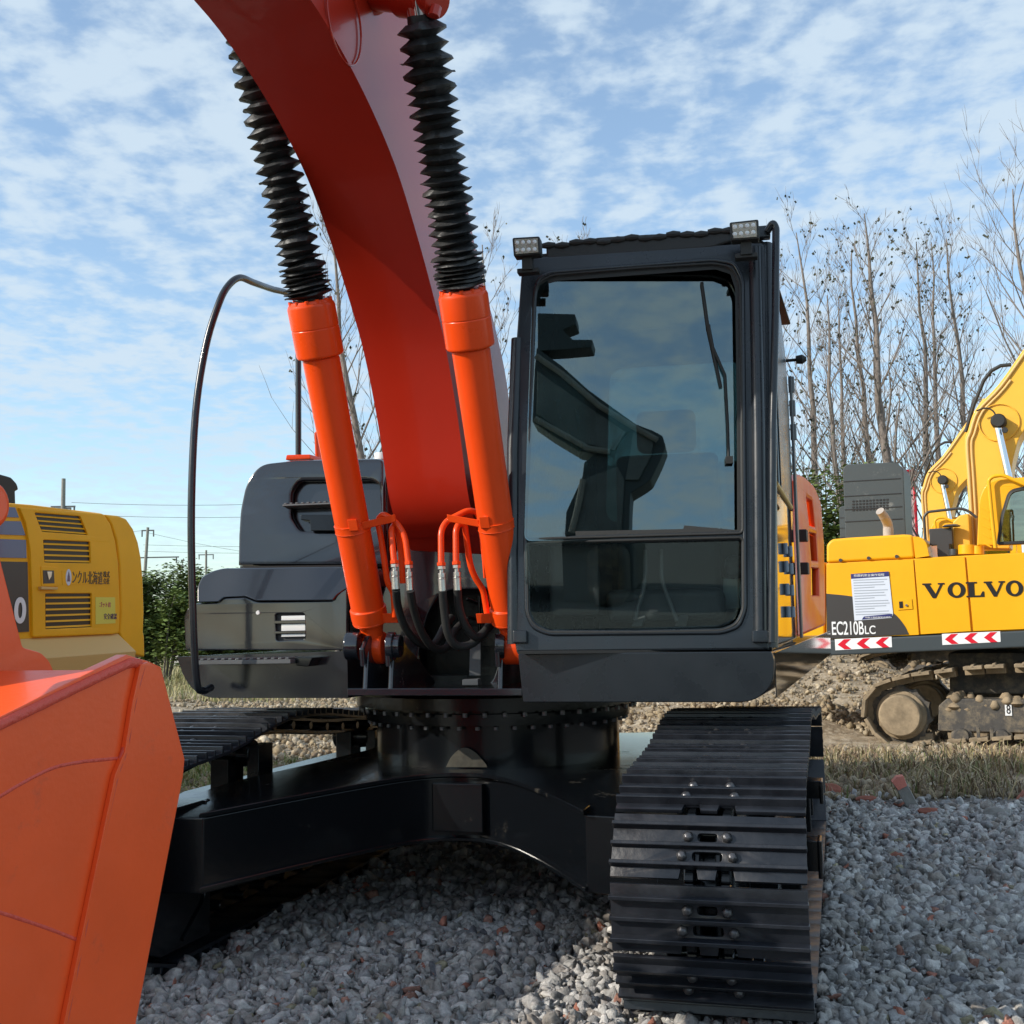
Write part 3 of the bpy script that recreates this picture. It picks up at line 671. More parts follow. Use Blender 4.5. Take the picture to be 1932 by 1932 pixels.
link('boom_foot_bracket', plate_mesh(BW, [wall_out, arch], .05, .01), M['black'], EX)
q = MB(); q.prism([P(*p, 6.1) for p in ((740, 1310), (740, 1090), (980, 1090), (980, 1310))], dsd*.05); link('rear_bulkhead', q.mesh(), M['black_frame'], EX)
q = MB()
for (a, b) in ((P(880, 1130, 5.7), P(940, 1135, 5.75)), (P(885, 1165, 5.6), P(945, 1160, 5.7)), (P(905, 1125, 5.65), P(905, 1200, 5.65)), (P(840, 1125, 5.6), P(850, 1180, 5.6))):
    q.tube(spline([a, (a+b)/2+Z*-.02, b], 6), .009, 8)
q.box(P(835, 1285, 5.6), .25, .1, .06); q.box(P(900, 1200, 5.8), .3, .2, .10)
link('swing_motor_fittings', q.mesh(.002, 1), M['black_frame'], EX)
q = MB(); q.prism([P(*p, 5.12) for p in ((885, 1275), (907, 1275), (907, 1200), (887, 1200))], du*.008); q.prism([P(*p, 5.05) for p in ((872, 1293), (902, 1293), (902, 1281), (872, 1282))], du*.06); link('bracket_plate', q.mesh(.003), M['grey'], EX)
# grey curved cover below the boom
# ---- boom -----------------------------------------------------------
BYAW = 17.0; rb_, db = ryaw(BYAW), dyaw(BYAW); BO = P(830, 1005, 5.3)
BP = Pl(V((BO.x, BO.y, 0))-rb_*0, -db, Z)                           # n = -db x Z -> which side?
def B3(s, z, a): return V((BO.x, BO.y, 0)) + db*s + Z*z + rb_*a
low = [(.02, 1.715), (-.06, 1.78), (-.14, 1.90), (-.245, 2.19), (-.39, 2.485), (-.54, 2.69), (-.735, 2.91), (-.94, 3.10), (-1.19, 3.245), (-1.47, 3.35), (-1.76, 3.41), (-2.3, 3.44), (-2.75, 3.42), (-3.1, 3.40)]
up = [(-3.2, 3.75), (-2.8, 3.98), (-2.3, 4.10), (-1.5, 4.15), (-.9, 3.98), (-.55, 3.80), (-.32, 3.60), (-.10, 3.27), (.11, 2.96), (.33, 2.74), (.50, 2.50), (.56, 2.2), (.50, 1.80), (.36, 1.63), (.16, 1.60)]
sp_ = lambda pts: [(p.x, p.y) for p in spline([V((a, b, 0)) for a, b in pts], 4)]
bl_ = sp_(low)+sp_(up)
bmsh = MB(); WB = .19
bmsh.prism([B3(s, z, WB-.006) for s, z in bl_], rb_*-(2*WB-.012))
boom = link('boom', bmsh.mesh(.0), M['boom_shade_orange'], EX)
fl = MB(); lowp = sp_(low)                                           # lower cover plate a little proud of the side plates
vs = []
for k in range(len(lowp)):
    s, z = lowp[k]; s2, z2 = lowp[min(k+1, len(lowp)-1)]; s1, z1 = lowp[max(k-1, 0)]; t = V((s2-s1, z2-z1, 0)).normalized(); nn = V((-t.y, t.x, 0))
    if nn.y > 0: nn = -nn
    for a, dd in ((-WB, .012), (WB, .012), (WB, -.008), (-WB, -.008)): vs.append(B3(s+nn.x*dd, z+nn.y*dd, a))
fs = []
for k in range(len(lowp)-1):
    for i in range(4): j = (i+1) % 4; fs.append((k*4+i, k*4+j, k*4+4+j, k*4+4+i))
fs += [(0, 3, 2, 1), tuple(len(vs)-4+i for i in range(4))]; fl.add(vs, fs)
link('boom_lower_plate', fl.mesh(ang=50), M['boom_shade_orange'], boom)
# ---- cylinders --------------------------------------------------------
def cylinder(bot, head, axis_side, rod_top, seed):
    a = bot; h = head; ax = (h-a).normalized(); L = (h-a).length
    t = lambda m_: a+ax*m_
    q = MB(); q.lathe(t(.12), t(L), [(0, .076), (.02, .080), (.05, .080), (.052, .073), (.5, .0745), (.84, .077), (.845, .094), (.852, .098), (.925, .098), (.928, .095), (.93, .098), (.99, .098), (1, .092)], 40)
    # eye
    side = ru
    q.lathe(a-side*.045, a+side*.045, [(0, .066), (.1, .072), (.9, .072), (1, .066)], 28)
    q.lathe(t(0), t(.16), [(0, .045), (.5, .048), (.85, .062), (1, .075)], 24)
    cy = link('boom_cylinder', q.mesh(.0015, 1), M['orange'], EX)
    q = MB()
    x = ax.orthogonal().normalized(); y = ax.cross(x)
    for k in range(12):
        an = 2*pi*k/12+.2; q.cyl(t(L)+(x*cos(an)+y*sin(an))*.083, t(L+.016)+(x*cos(an)+y*sin(an))*.083, .0085, n=8)
    q.lathe(t(L-.01), t(L+.012), [(0, .09), (.5, .09), (1, .085)], 36)
    link('head_bolts', q.mesh(.001, 1), M['orange'], cy)
    # bellows
    top = rod_top; Rr = random.Random(seed); bax = (top-h); LB = bax.length
    prof = [(0, .050), (.02, .052)]; tt = .025; k = 0
    ph = [Rr.uniform(0, 6.28) for _ in range(200)]
    while tt < .955:
        comp = .5 if tt < .11 else (.8 if tt < .16 else 1.)
        w = (.030+.022*tt)*comp*Rr.uniform(.9, 1.1)
        ro = (.092+.004*tt)*Rr.uniform(.95, 1.05)+(.006 if tt < .13 else 0)
        prof += [(tt+w*.42, ro), (tt+w*.50, ro-.002), (tt+w, .055*Rr.uniform(.95, 1.06)+(.012 if tt < .11 else 0))]; tt += w
    prof += [(.965, .050), (1, .048)]
    def jit(k_, an):
        lat = .0035*sin(2*an+ph[k_ % 200])+.0018*sin(5*an+ph[(k_*3) % 200])+.0008*sin(11*an+ph[(k_*7) % 200]); e = 1 if (k_ % 3) != 1 else 1.5
        return lat*e, (.0060*sin(an+ph[(k_//3) % 200]*.45)+.0012*sin(5*an+ph[(k_+9) % 200]))*1.0
    q = MB(); q.lathe(h+ax*.0, top, prof, 56, jit=jit); link('dust_boot', q.mesh(ang=48), M['boot'], cy)
    bx = (top-h).normalized()
    for a_, b_ in ((h+bx*.018, h+bx*.034), (top-bx*.052, top-bx*.038)):
        q = MB(); q.lathe(a_, b_, [(0, .052), (.1, .0555), (.9, .0555), (1, .052)], 32); link('hose_clamp', q.mesh(), M['steel'], cy)
    q = MB(); q.cyl(top-bx*.03, top+bx*.25, .045, n=24); link('piston_rod', q.mesh(), M['chrome'], cy)
    # clamp bands
    for f_, u in ((.33, 1), (.055, 1)):
        m_ = L*f_+.06
        q = MB(); q.lathe(t(m_-.018), t(m_+.018), [(0, .074), (.05, .080), (.1, .077), (.9, .077), (.95, .080), (1, .074)], 36)
        if f_ > .1:
            c = t(m_)+axis_side*.03-du*.075; q.box(c, .04, .02, .05, ru, du, ax); c2 = t(m_)+axis_side*.12-du*.03
            q.prism([t(m_)+axis_side*.06+ax*.016-du*.05, t(m_)+axis_side*.20+ax*.016+Z*.03-du*.03, t(m_)+axis_side*.20-ax*.016+Z*.03-du*.03, t(m_)+axis_side*.06-ax*.016-du*.05], du*.01)
        else:
            q.box(t(m_-.005)+axis_side*.09-du*.01, .09, .05, .045, ru, du, ax)
        link('pipe_clamp', q.mesh(.002, 1), M['orange'], cy)
    return cy, ax
lb0, lh0 = P(708, 1222, 5.13), P(586, 572, 4.58)
rb0, rh0 = P(969, 1222, 4.97), P(873, 552, 4.40)
lax = (lh0-lb0).normalized(); rax = (rh0-rb0).normalized()
ltop = P(470, 175, 0) if False else lh0 + (P(491, 165, 4.33)-lh0)*1.0
rtop = P(792, 28, 4.02)
cyL, _ = cylinder(lb0, lh0, ru, lh0+(ltop-lh0)*1.32, 3)
cyR, _ = cylinder(rb0, rh0, -ru, rtop, 8)
# boss on the boom where the rods end
q = MB(); q.lathe(P(700, -12, 4.16), P(806, -2, 4.0), [(0, .075), (.10, .075), (.11, .06), (.55, .06), (.56, .075), (1, .075)], 32)
q.lathe(P(806, -2, 4.0), P(826, 4, 3.97), [(0, .06), (1, .06)], 24); q.cyl(P(823, 12, 3.95), P(818, 31, 3.95), .022, n=8)
link('rod_end_boss', q.mesh(.003), M['boom_shade_orange'], boom)
q = MB(); cc = P(742, 30, 3.62); cc = V((cc.x, cc.y, cc.z)); pr = (B3(-1.40, 3.45, WB+.002))
q.tube([pr+db*(.14*cos(a))+Z*(.16*sin(a)) for a in [2*pi*k/40 for k in range(41)]], .004, 6, cap=False); link('pin_reinforcement', q.mesh(), M['boom_shade_orange'], boom)
# ---- pipes, fittings, hoses ---------------------------------------------
def pp(l, Y0, Y1=None): n_ = len(l); return [P(u, v, Y0+((Y1 or Y0)-Y0)*i/(n_-1)) for i, (u, v) in enumerate(l)]
pr_ = .0135
for par, l, Y0, Y1 in ((cyR, [(832.5, 1068), (832, 1002), (842, 983), (884, 962), (903, 968), (913, 1032), (918, 1090)], 4.82, 4.95),
                       (cyR, [(860.5, 1066), (860, 1000), (866, 987), (877, 991), (882, 1030), (887, 1066), (897, 1092), (912, 1112), (920, 1164)], 4.82, 4.95),
                       (cyL, [(744, 1064), (738, 1000), (745, 988), (752, 1010), (757, 1045), (760, 1100)], 4.88, 5.02),
                       (cyL, [(771, 1066), (764, 1010), (747, 984), (722, 969), (712, 982), (719, 1015), (727, 1070), (731, 1100), (742, 1116), (745, 1164)], 4.88, 5.02)):
    q = MB(); q.tube(path(pp(l, Y0, Y1), .05, 5), pr_, 12); link('steel_pipe', q.mesh(ang=60), M['orange'], par)
def fitting(u, v, Y, par):
    a = P(u, v-7, Y); b = P(u+2.5, v+48, Y); L = (b-a).length
    q = MB(); q.lathe(a, b, [(0, .019), (.12, .019)], 6); nut = link('pipe_nut', q.mesh(.001, 1), M['orange'], par)
    q = MB(); q.lathe(a, b, [(.13, .018), (.24, .018)], 6); q.lathe(a, b, [(.24, .010), (.36, .010), (.37, .016), (.52, .016), (.54, .0125), (.56, .018), (.60, .0165), (1, .0165)], 18)
    return link('hose_fitting', q.mesh(.0008, 1), M['steel'], par)
for u, v, Y, par in ((832.5, 1068, 4.82, cyR), (861, 1066, 4.82, cyR), (744, 1064, 4.88, cyL), (771, 1066, 4.88, cyL)): fitting(u, v, Y, par)
for l, Y0, Y1, par in (([(747, 1112), (751, 1145), (765, 1185), (790, 1212), (818, 1216), (840, 1180), (852, 1165)], 4.88, 5.3, cyL),
               ([(774, 1114), (782, 1155), (797, 1195), (818, 1222), (842, 1222), (858, 1190), (880, 1170)], 4.87, 5.3, cyL),
               ([(835, 1114), (838, 1150), (845, 1195), (862, 1218), (888, 1216), (912, 1196), (925, 1180)], 4.81, 5.0, cyR),
               ([(863, 1112), (866, 1145), (878, 1180), (898, 1202), (916, 1190), (924, 1176)], 4.82, 5.0, cyR)):
    q = MB(); q.tube(spline(pp(l, Y0, Y1), 7), .0175, 14); link('hydraulic_hose', q.mesh(ang=60), M['rubber'], par)

# ---- cab ---------------------------------------------------------------
o_out = rnd([(985, 487), (1060, 480), (1350, 462), (1445, 455), (1449, 800), (1452, 1226), (974, 1231), (962, 1150), (961, 1060), (966, 820), (974, 640)], [10, 0, 0, 14, 0, 3, 3, 8, 0, 0, 0])
win_up = rnd([(1013, 558), (1020, 536), (1044, 524), (1200, 511), (1345, 502), (1378, 508), (1391, 535), (1395, 760), (1397, 1001), (1180, 1007), (998, 1012), (1004, 800)], [8, 12, 8, 0, 10, 12, 10, 0, 4, 0, 4, 0])
win_lo = rnd([(999, 1029), (1200, 1024), (1398, 1019), (1398, 1150), (1388, 1174), (1362, 1185), (1200, 1188), (1035, 1188), (1010, 1176), (1001, 1155)], [4, 0, 4, 8, 12, 10, 0, 10, 12, 8])
cabf = plate_mesh(CFt, [o_out, win_up, win_lo], .04, .010)
# body behind: pillars left / right side structure
A = [CFt.hit(*p) for p in ((1449, 1226), (1446, 800), (1442, 458))]
side_top = P(1494, 556, 5.75)
q = MB()
lw_ = [CFt.hit(*p)-CFt.n*.04 for p in ((975, 1229), (964, 1060), (968, 820), (977, 640), (988, 492))]
cabside = MB(); cabside.prism(lw_ + [lw_[-1]+ru*.04, lw_[0]+ru*.04], dsd*1.3)            # left wall of the cab
cab = link('cab', join(cabf, cabside.mesh(.004)), M['cab'], EX)
# window rubbers
def ringtube(pl, loop, r, off, name, par, m='rubber'):
    pts = [pl.off(off).hit(*p) for p in loop]; pts.append(pts[0]); pts.append(pts[1]); q = MB(); q.tube(pts, r, 8, cap=False); return link(name, q.mesh(ang=60), M[m], par)
def grow(loop, k):
    cx_ = sum(p[0] for p in loop)/len(loop); cy_ = sum(p[1] for p in loop)/len(loop); o = []
    for i, p in enumerate(loop):
        a = V(loop[i-1]); b = V(loop[(i+1) % len(loop)]); t = (b-a)
        if t.length < 1e-6: o.append(p); continue
        n_ = V((t.y, -t.x)).normalized()
        if n_.dot(V(p)-V((cx_, cy_))) < 0: n_ = -n_
        o.append(tuple(V(p)+n_*k))
    return o
w_all = [p for p in win_up if p[1] < 990] 
ringtube(CFt, grow(win_up, 5), .006, .004, 'window_seal', cab); ringtube(CFt, grow(win_lo, 5), .006, .004, 'window_seal', cab)
frame_rib = grow([(1000, 1180)] , 0) if False else None
big = rnd([(1009, 556), (1016, 526), (1042, 514), (1345, 491), (1385, 497), (1401, 528), (1405, 1000), (1406, 1150), (1394, 1182), (1362, 1193), (1035, 1196), (1006, 1184), (994, 1156), (992, 1020)], 12)
ringtube(CFt, big, .010, .0, 'window_surround', cab, 'cab')
GC_ = CFt.hit(1205, 760); GUP = Pl(GC_-CFt.n*.036, ryaw(5.5), (Z*cos(radians(5.0))+dyaw(5.5)*sin(radians(5.0))))
GL_ = CFt.hit(1200, 1105); GLO = Pl(GL_-CFt.n*.036, ryaw(5.5), (Z*cos(radians(-3.5))+dyaw(5.5)*sin(radians(-3.5))))
def glass_on(pl, loop, k): return [pl.uv(*p) for p in grow(loop, k)]
upper_glass = link('upper_windscreen', MB().prism([GUP.at(a, b) for a, b in glass_on(GUP, win_up, 9)], GUP.n*-.005).mesh(ang=20), M['glass'], cab)
lower_glass = link('lower_windscreen', MB().prism([GLO.at(a, b) for a, b in glass_on(GLO, win_lo, 9)], GLO.n*-.005).mesh(ang=20), M['glass_low'], cab)
# dark masked border bands inside the glass
bd = plate_mesh(CFt, [grow(win_up, 2), rnd([(1020, 560), (1030, 536), (1050, 530), (1350, 508), (1378, 517), (1387, 545), (1390, 760), (1391, 1000), (1290, 991), (1290, 998), (1005, 1004), (1010, 800)], 3)], .003, .0005, -.005)
link('glass_border', bd, M['rubber'], cab)
# corner pillar: several vertical ribs
def rib_tube(top, mid, bot, Yt, Yb, r, name='corner_pillar', m='cab'):
    q = MB(); q.tube([P(*top, Yt), P(*mid, (Yt+Yb)/2), P(*bot, Yb)], r, 14); return link(name, q.mesh(ang=60), M[m], cab)
ytop = CFt.hit(1425, 470).y; ybot = CFt.hit(1430, 1220).y
rib_tube((1424, 468), (1431, 800), (1434, 1196), ytop+.01, ybot+.01, .028)
rib_tube((1443, 462), (1449, 800), (1452, 1222), ytop+.05, ybot+.03, .034)
rib_tube((976, 640), (968, 850), (969, 1215), CFt.hit(980, 640).y+.02, CFt.hit(970, 1215).y+.02, .026)
# grab rail on the corner
q = MB(); q.tube(path([P(1448, 436, 4.62), P(1458, 420, 4.60), P(1464, 430, 4.60), P(1463, 600, 4.57), P(1458, 800, 4.54), P(1457, 1050, 4.51), P(1456, 1212, 4.49)], .03), .0155, 14); link('grab_rail', q.mesh(ang=60), M['cab'], cab)
q = MB(); q.box(P(1437, 440, 4.66), .07, .05, .05, ru, du); link('rail_bracket', q.mesh(.005), M['cab'], cab)
for (u0, v0, u1, v1) in ((1419, 1190, 1451, 1213), (970, 1190, 996, 1214)):
    q = MB(); q.prism([CFt.hit(*p) for p in ((u0, v1), (u1, v1), (u1, v0), (u0, v0))], CFt.n*.03); link('bumper_block', q.mesh(.006), M['cab'], cab)
# side wall with door, on the receding side plane
SPl = Pl(P(1457, 1228, 4.53), dsd, Z)
def sp(u, v): return SPl.hit(u, v)
ytp = P(1461, 470, 4.66)
roofz = ytp.z
def SQ(s, z): return SPl.o + dsd*s + Z*(z-SPl.o.z)
lean = .10
door_out = [(0.0, 1.17), (1.18, 1.20), (1.22, 1.75), (1.20, 2.45), (1.12, 2.62), (.95, 2.76), (.75, 2.84), (.16, 2.86), (.07, 2.2)]
door_win = rnd([(.16, 1.86), (.60, 1.84), (.62, 2.64), (.24, 2.74)], .05)
sd = Pl(SPl.o-Z*SPl.o.z, dsd, Z)
link('door', plate_mesh(sd, [rnd([(a, b) for a, b in door_out], .04), door_win], .04, .008, local=True), M['mirror_black'], cab)
link('door_glass', plate_mesh(sd, [door_win], .005, .001, -.01, local=True), M['mirror_black'], cab)
link('rear_side_window', plate_mesh(sd, [[(.62, 1.84), (1.17, 1.82), (1.18, 2.40), (1.10, 2.60), (.94, 2.74), (.75, 2.82), (.63, 2.83)]], .01, .002, .006, local=True), M['cab'], cab)
q = MB(); q.prism([sd.at(a, b, .012) for a, b in ((1.16, 1.2), (1.23, 1.2), (1.26, 2.45), (1.19, 2.5))], sd.n*.012); link('door_post', q.mesh(.003), M['grey'], cab)
q = MB(); q.tube([sd.at(.1, 1.84, .03), sd.at(.75, 1.80, .03)], .012, 10); link('door_rail', q.mesh(), M['tan'], cab)
for z in (2.30, 2.18, 2.42):
    q = MB(); q.cyl(sd.at(1.22, z, .02), sd.at(1.22, z+.08, .02), .016, n=10); link('door_hinge', q.mesh(.002, 1), M['grey'], cab)
q = MB(); q.cyl(sd.at(1.2, 2.58, .0), sd.at(1.2, 2.58, .07), .008, n=8); q.lathe(sd.at(1.2, 2.58, .05), sd.at(1.2, 2.58, .10), [(0, .02), (.6, .024), (1, .01)], 12); link('door_stop', q.mesh(), M['rubber'], cab)
for z in (1.45, 1.62):
    q = MB(); q.box(sd.at(1.5, z+.1, .02), .05, .10, .06, sd.n, dsd); link('door_latch', q.mesh(.004), M['rubber'], cab)
# handle recess and hinges on the lower side
for z in (1.30, 1.40, 1.50, 1.58):
    for s in (.62, .86):
        q = MB(); q.cyl(sd.at(s, z, .010), sd.at(s, z+.05, .010), .012, n=10); link('side_hinge', q.mesh(.002, 1), M['hinge'], cab)
# roof
rf = MB()
rt_ = [CFt.hit(*p) for p in ((1030, 489), (1058, 489), (1342, 468), (1380, 455), (1378, 437), (1295, 438), (1222, 441), (1127, 447), (1098, 455), (1029, 464))]
rf.prism([p-CFt.n*.0 for p in rt_], dsd*1.1-Z*.02)
cr = MB(); cr.prism([CFt.hit(*p)-CFt.n*.03 for p in ((985, 492), (1000, 474), (1060, 468), (1380, 444), (1440, 446), (1446, 458))], dsd*1.15-Z*.06)
link('cab_roof', join(rf.mesh(.012, 3), cr.mesh(.012, 2)), M['rubber'], cab)
rs = MB(); n_ = 14
for k in range(n_):
    u = 1035+k*(1375-1035)/(n_-1); v = 463-(k/(n_-1))*27+2.2*sin(k*1.9)
    c = CFt.hit(u, v); rs.lathe(c-ru*.03, c+ru*.03, [(0, .010), (.5, .016), (1, .010)], 10)
link('roof_seal', rs.mesh(), M['rubber'], cab)
# work lamps
for quad, yy in (([(966, 448), (1018, 445), (1020, 479), (969, 484)], 4.60), ([(1376, 419), (1431, 413), (1433, 450), (1380, 454)], 4.50)):
    lpz = Pl(P(quad[3][0], quad[3][1], yy), ru, Z)
    body_ = link('work_lamp', plate_mesh(lpz, [rnd(quad, 4)], .06, .006), M['rubber'], cab)
    cxm = sum(p[0] for p in quad)/4; cym = sum(p[1] for p in quad)/4
    inner = [(cxm+(p[0]-cxm)*.84, cym+(p[1]-cym)*.78) for p in quad]
    link('lamp_face', plate_mesh(lpz, [inner], .006, .001, .003), M['lamp'], body_)
    q = MB()
    for i in range(4):
        for j in range(2):
            u = inner[0][0]+(inner[1][0]-inner[0][0])*(i+.5)/4; v = inner[0][1]+(inner[3][1]-inner[0][1])*(j+.5)/2+(inner[1][1]-inner[0][1])*(i+.5)/4
            c = lpz.hit(u, v); q.lathe(c+lpz.n*.003, c+lpz.n*.006, [(0, .009), (1, .005)], 10)
    link('lamp_diodes', q.mesh(), M['lens'], body_)
    q = MB(); a = P(cxm+2, quad[2][1], yy+.03); q.box(a-Z*.035, .045, .03, .07, ru, du); q.box(a-Z*.07+du*.02, .09, .05, .02, ru, du); link('lamp_bracket', q.mesh(.003), M['rubber'], body_)
# wiper
q = MB(); wp = GUP.off(.020)
q.tube([wp.hit(*p) for p in ((1375, 870), (1373, 800), (1368, 708), (1345, 655), (1337, 612))], .006, 8); q.box(wp.hit(1376, 868), .03, .03, .02, ru, Z, du)
wo = link('wiper_arm', q.mesh(.001, 1), M['rubber'], cab)
q = MB(); q.tube([wp.off(-.010).hit(*p) for p in ((1324, 533), (1336, 620), (1347, 670), (1360, 731))], .007, 8); link('wiper_blade', q.mesh(), M['rubber'], wo)
q = MB(); q.tube(spline([CFt.off(-.05).hit(*p) for p in ((1047, 527), (1050, 560), (1045, 600), (1030, 596), (1014, 593))], 5), .004, 6); link('interior_cable', q.mesh(), M['rubber'], cab)
# interior
fy = 4.75
def IP(u, v, d): p = CFt.hit(u, v); return p+dsd*d
q = MB(); q.prism([IP(975, 1228, .1), IP(1445, 1224, .1), IP(1445, 1224, .1)+dsd*1.1, IP(975, 1228, .1)+dsd*1.1], Z*.06); link('cab_floor', q.mesh(), M['interior'], cab)
# rear wall of the cab with a window opening
RWp = Pl(CFt.hit(1200, 1228)+dsd*1.22, ru, Z)
rw = plate_mesh(RWp, [[(-.55, 0), (.47, 0), (.47, 1.62), (-.50, 1.62)], rnd([(-.40, .62), (.32, .62), (.32, 1.42), (-.36, 1.42)], .08)], .03, .005, local=True)
link('rear_wall', rw, M['interior'], cab)
link('rear_window', MB().prism([RWp.at(a, b, -.012) for a, b in rnd([(-.40, .62), (.32, .62), (.32, 1.42), (-.36, 1.42)], .08)], RWp.n*.004).mesh(ang=20), M['glass'], cab)
q = MB(); q.prism([IP(1160, 1150, .75), IP(1368, 1148, .75), IP(1368, 1078, .75), IP(1160, 1082, .75)], dsd*.3); link('rear_console', q.mesh(.02), M['interior_light'], cab)
seat = MB(); bx0 = IP(1215, 1150, .50); seat.box(bx0+Z*.02, .50, .45, .14, ru, du); seat.box(bx0+du*.28+Z*.38, .48, .12, .72, ru, du, (Z+du*.12).normalized()); seat.box(bx0+du*.33+Z*.85, .28, .10, .20, ru, du)
for s in (-1, 1): seat.box(bx0+ru*(.30*s)+Z*.18, .09, .38, .09, ru, du)
link('operator_seat', seat.mesh(.035, 3), M['interior'], cab)
for l in ([(1196, 1032), (1194, 1100), (1180, 1150), (1176, 1170)], [(1228, 1030), (1229, 1090), (1246, 1140), (1258, 1172)]):
    q = MB(); q.tube(spline([IP(u, v, .22) for u, v in l], 5), .009, 10); link('control_lever', q.mesh(), M['grey'], cab)
q = MB()
for u in (1170, 1255): q.prism([IP(u, 1182, .2), IP(u+22, 1182, .2), IP(u+20, 1160, .28), IP(u+2, 1160, .28)], dsd*.02)
link('travel_pedals', q.mesh(.003), M['grey'], cab)
q = MB(); q.box(IP(1050, 1100, .4)+Z*.05, .22, .5, .38, ru, du); link('side_console', q.mesh(.03), M['interior'], cab)
# cab base skirt with receding side
sk = rnd([(977, 1234), (1200, 1231), (1455, 1229), (1460, 1242), (1459, 1290), (1424, 1325), (987, 1325)], [3, 0, 3, 6, 20, 30, 4])
q = MB(); q.prism([CF.off(.02).hit(*p) for p in sk], dsd*3.8); skirt = link('cab_base', q.mesh(.010, 3), M['cab'], EX)
q = MB(); q.prism([P(*p, 4.62) for p in ((977, 1234), (1452, 1230), (1452, 1224), (975, 1229))], dsd*1.2); link('base_gap_seal', q.mesh(), M['rubber'], skirt)
q = MB(); q.prism([sd.at(a, b, .0035) for a, b in ((.03, .99), (3.75, 1.04), (3.78, 1.20), (.03, 1.165))], sd.n*.004); link('polished_side_sill', q.mesh(.001, 1), M['mirror_black'], skirt)
# engine side cover with three vents (right rear)
ecp = [(1499, 905), (1508, 893), (1520, 899), (1538, 917), (1549, 945), (1555, 1028), (1558, 1181), (1500, 1207)]
ec_out = [sd.uv(*p) for p in rnd(ecp, [2, 3, 3, 6, 8, 0, 3, 0])]
vents = [[sd.uv(*p) for p in rnd(l, 1.2)] for l in ([(1521, 937), (1534, 945), (1539, 994), (1527, 989)], [(1527, 1004), (1541, 1008), (1544, 1058), (1531, 1057)], [(1531, 1071), (1546, 1073), (1547, 1123), (1531.5, 1123)])]
ec = link('engine_side_cover', plate_mesh(sd, [ec_out]+vents, .05, .02, local=True), M['orange'], EX)
s0_, s1_ = min(p[0] for p in ec_out), max(p[0] for p in ec_out); zt_ = max(p[1] for p in ec_out)
q = MB(); q.prism([sd.at(a, b, -.10) for a, b in ((s0_+.1, 1.30), (s1_-.1, 1.30), (s1_-.25, zt_-.35), (s0_+.1, zt_-.1))], sd.n*-.02); link('vent_backing', q.mesh(), M['interior'], ec)
q = MB(); q.prism([sd.at(a, b, -.13) for a, b in ((1.40, 1.22), (s1_-.05, 1.25), (s1_-.1, zt_-.35), (s0_+.3, zt_-.03), (1.4, zt_-.03))], ru*-1.9+du*-.1); link('engine_housing', q.mesh(.05, 3), M['boom_shade_orange'], ec)
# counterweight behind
q = MB(); q.prism([T(a, s, .99) for a, s in ((-1.15, 2.2), (1.0, 2.2), (1.0, 2.7), (.3, 2.95), (-.6, 2.95), (-1.15, 2.7))], Z*1.05); link('counterweight', q.mesh(.06, 3), M['boom_shade_orange'], EX)

# ---- bucket -------------------------------------------------------------
KP = Pl(P(300, 1432, 2.60), dyaw(17), Z)                          # right side plate of the bucket
side_l = [(240, 1235), (262, 1242), (280, 1247), (304, 1258), (349, 1432), (346, 1465), (258, 1925), (235, 2060), (120, 2260), (-80, 2300), (-330, 2200), (-420, 1900), (-300, 1560), (-160, 1425), (0, 1352), (178, 1264)]
bks = plate_mesh(KP, [side_l], .03, .003)
KL = KP.off(-1.08)
bks2 = plate_mesh(KP, [side_l], .03, .003); bks2.transform(Matrix.Translation(KP.n*-1.05))
wrap = MB(); ed = [KP.hit(*p) for p in ((178, 1264), (0, 1352), (-160, 1425), (-300, 1560), (-420, 1900), (-330, 2200), (-80, 2300), (120, 2260), (235, 2060))]
ed = spline(ed, 5); wv = []; wf = []
for p in ed: wv += [p-KP.n*.02, p-KP.n*1.06]
for k in range(len(ed)-1): wf.append((2*k, 2*k+1, 2*k+3, 2*k+2))
wrap.add(wv, wf); wm_ = wrap.mesh()
bmw = bmesh.new(); bmw.from_mesh(wm_); bmesh.ops.solidify(bmw, geom=bmw.faces[:], thickness=.02); bmw.to_mesh(wm_); bmw.free()
bucket = link('bucket', join(bks, bks2, wm_), M['bucket'], EX)
strip = [(280, 1249), (303, 1260), (347, 1432), (344, 1465), (256, 1925), (234, 2050), (100, 2055), (124, 1917), (153, 1774), (218, 1461), (236, 1418), (251, 1323), (266, 1254)]
link('side_cutter_plate', plate_mesh(KP, [strip], .012, .002, .0125), M['bucket'], bucket)
def bead(l, r, off=.006, nm='weld_bead'):
    pts = path([KP.off(off-.003).hit(*p) for p in l], .05, 4); rr = [r*.8*(1+.03*sin(i*2.3)) for i in range(len(pts))]
    q = MB(); q.tube(pts, rr, 8); return link(nm, q.mesh(ang=60), M['weld'], bucket)
bead([(268, 1256), (250, 1323), (235, 1418), (217, 1461), (152, 1774), (123, 1917), (100, 2040)], .010, .008)
bead([(262, 1252), (245, 1250), (178, 1281), (60, 1338), (-60, 1395)], .014, .002)
bead([(228, 1430), (150, 1437), (100, 1447), (60, 1466), (0, 1500), (-60, 1545)], .006, .0)
bead([(150, 1776), (90, 1752), (0, 1722), (-80, 1700)], .006, .0)
ear = KP.off(-.30)
earl = [(-200, 960), (-60, 925), (-28, 912), (-4, 928), (8, 955), (2, 983), (-8, 1002), (-8, 1030), (2, 1055), (44, 1221), (79, 1231), (94, 1246), (104, 1268), (60, 1330), (-200, 1330)]
link('bucket_ear', plate_mesh(ear, [rnd(earl, 6)], .05, .006), M['bucket'], bucket)
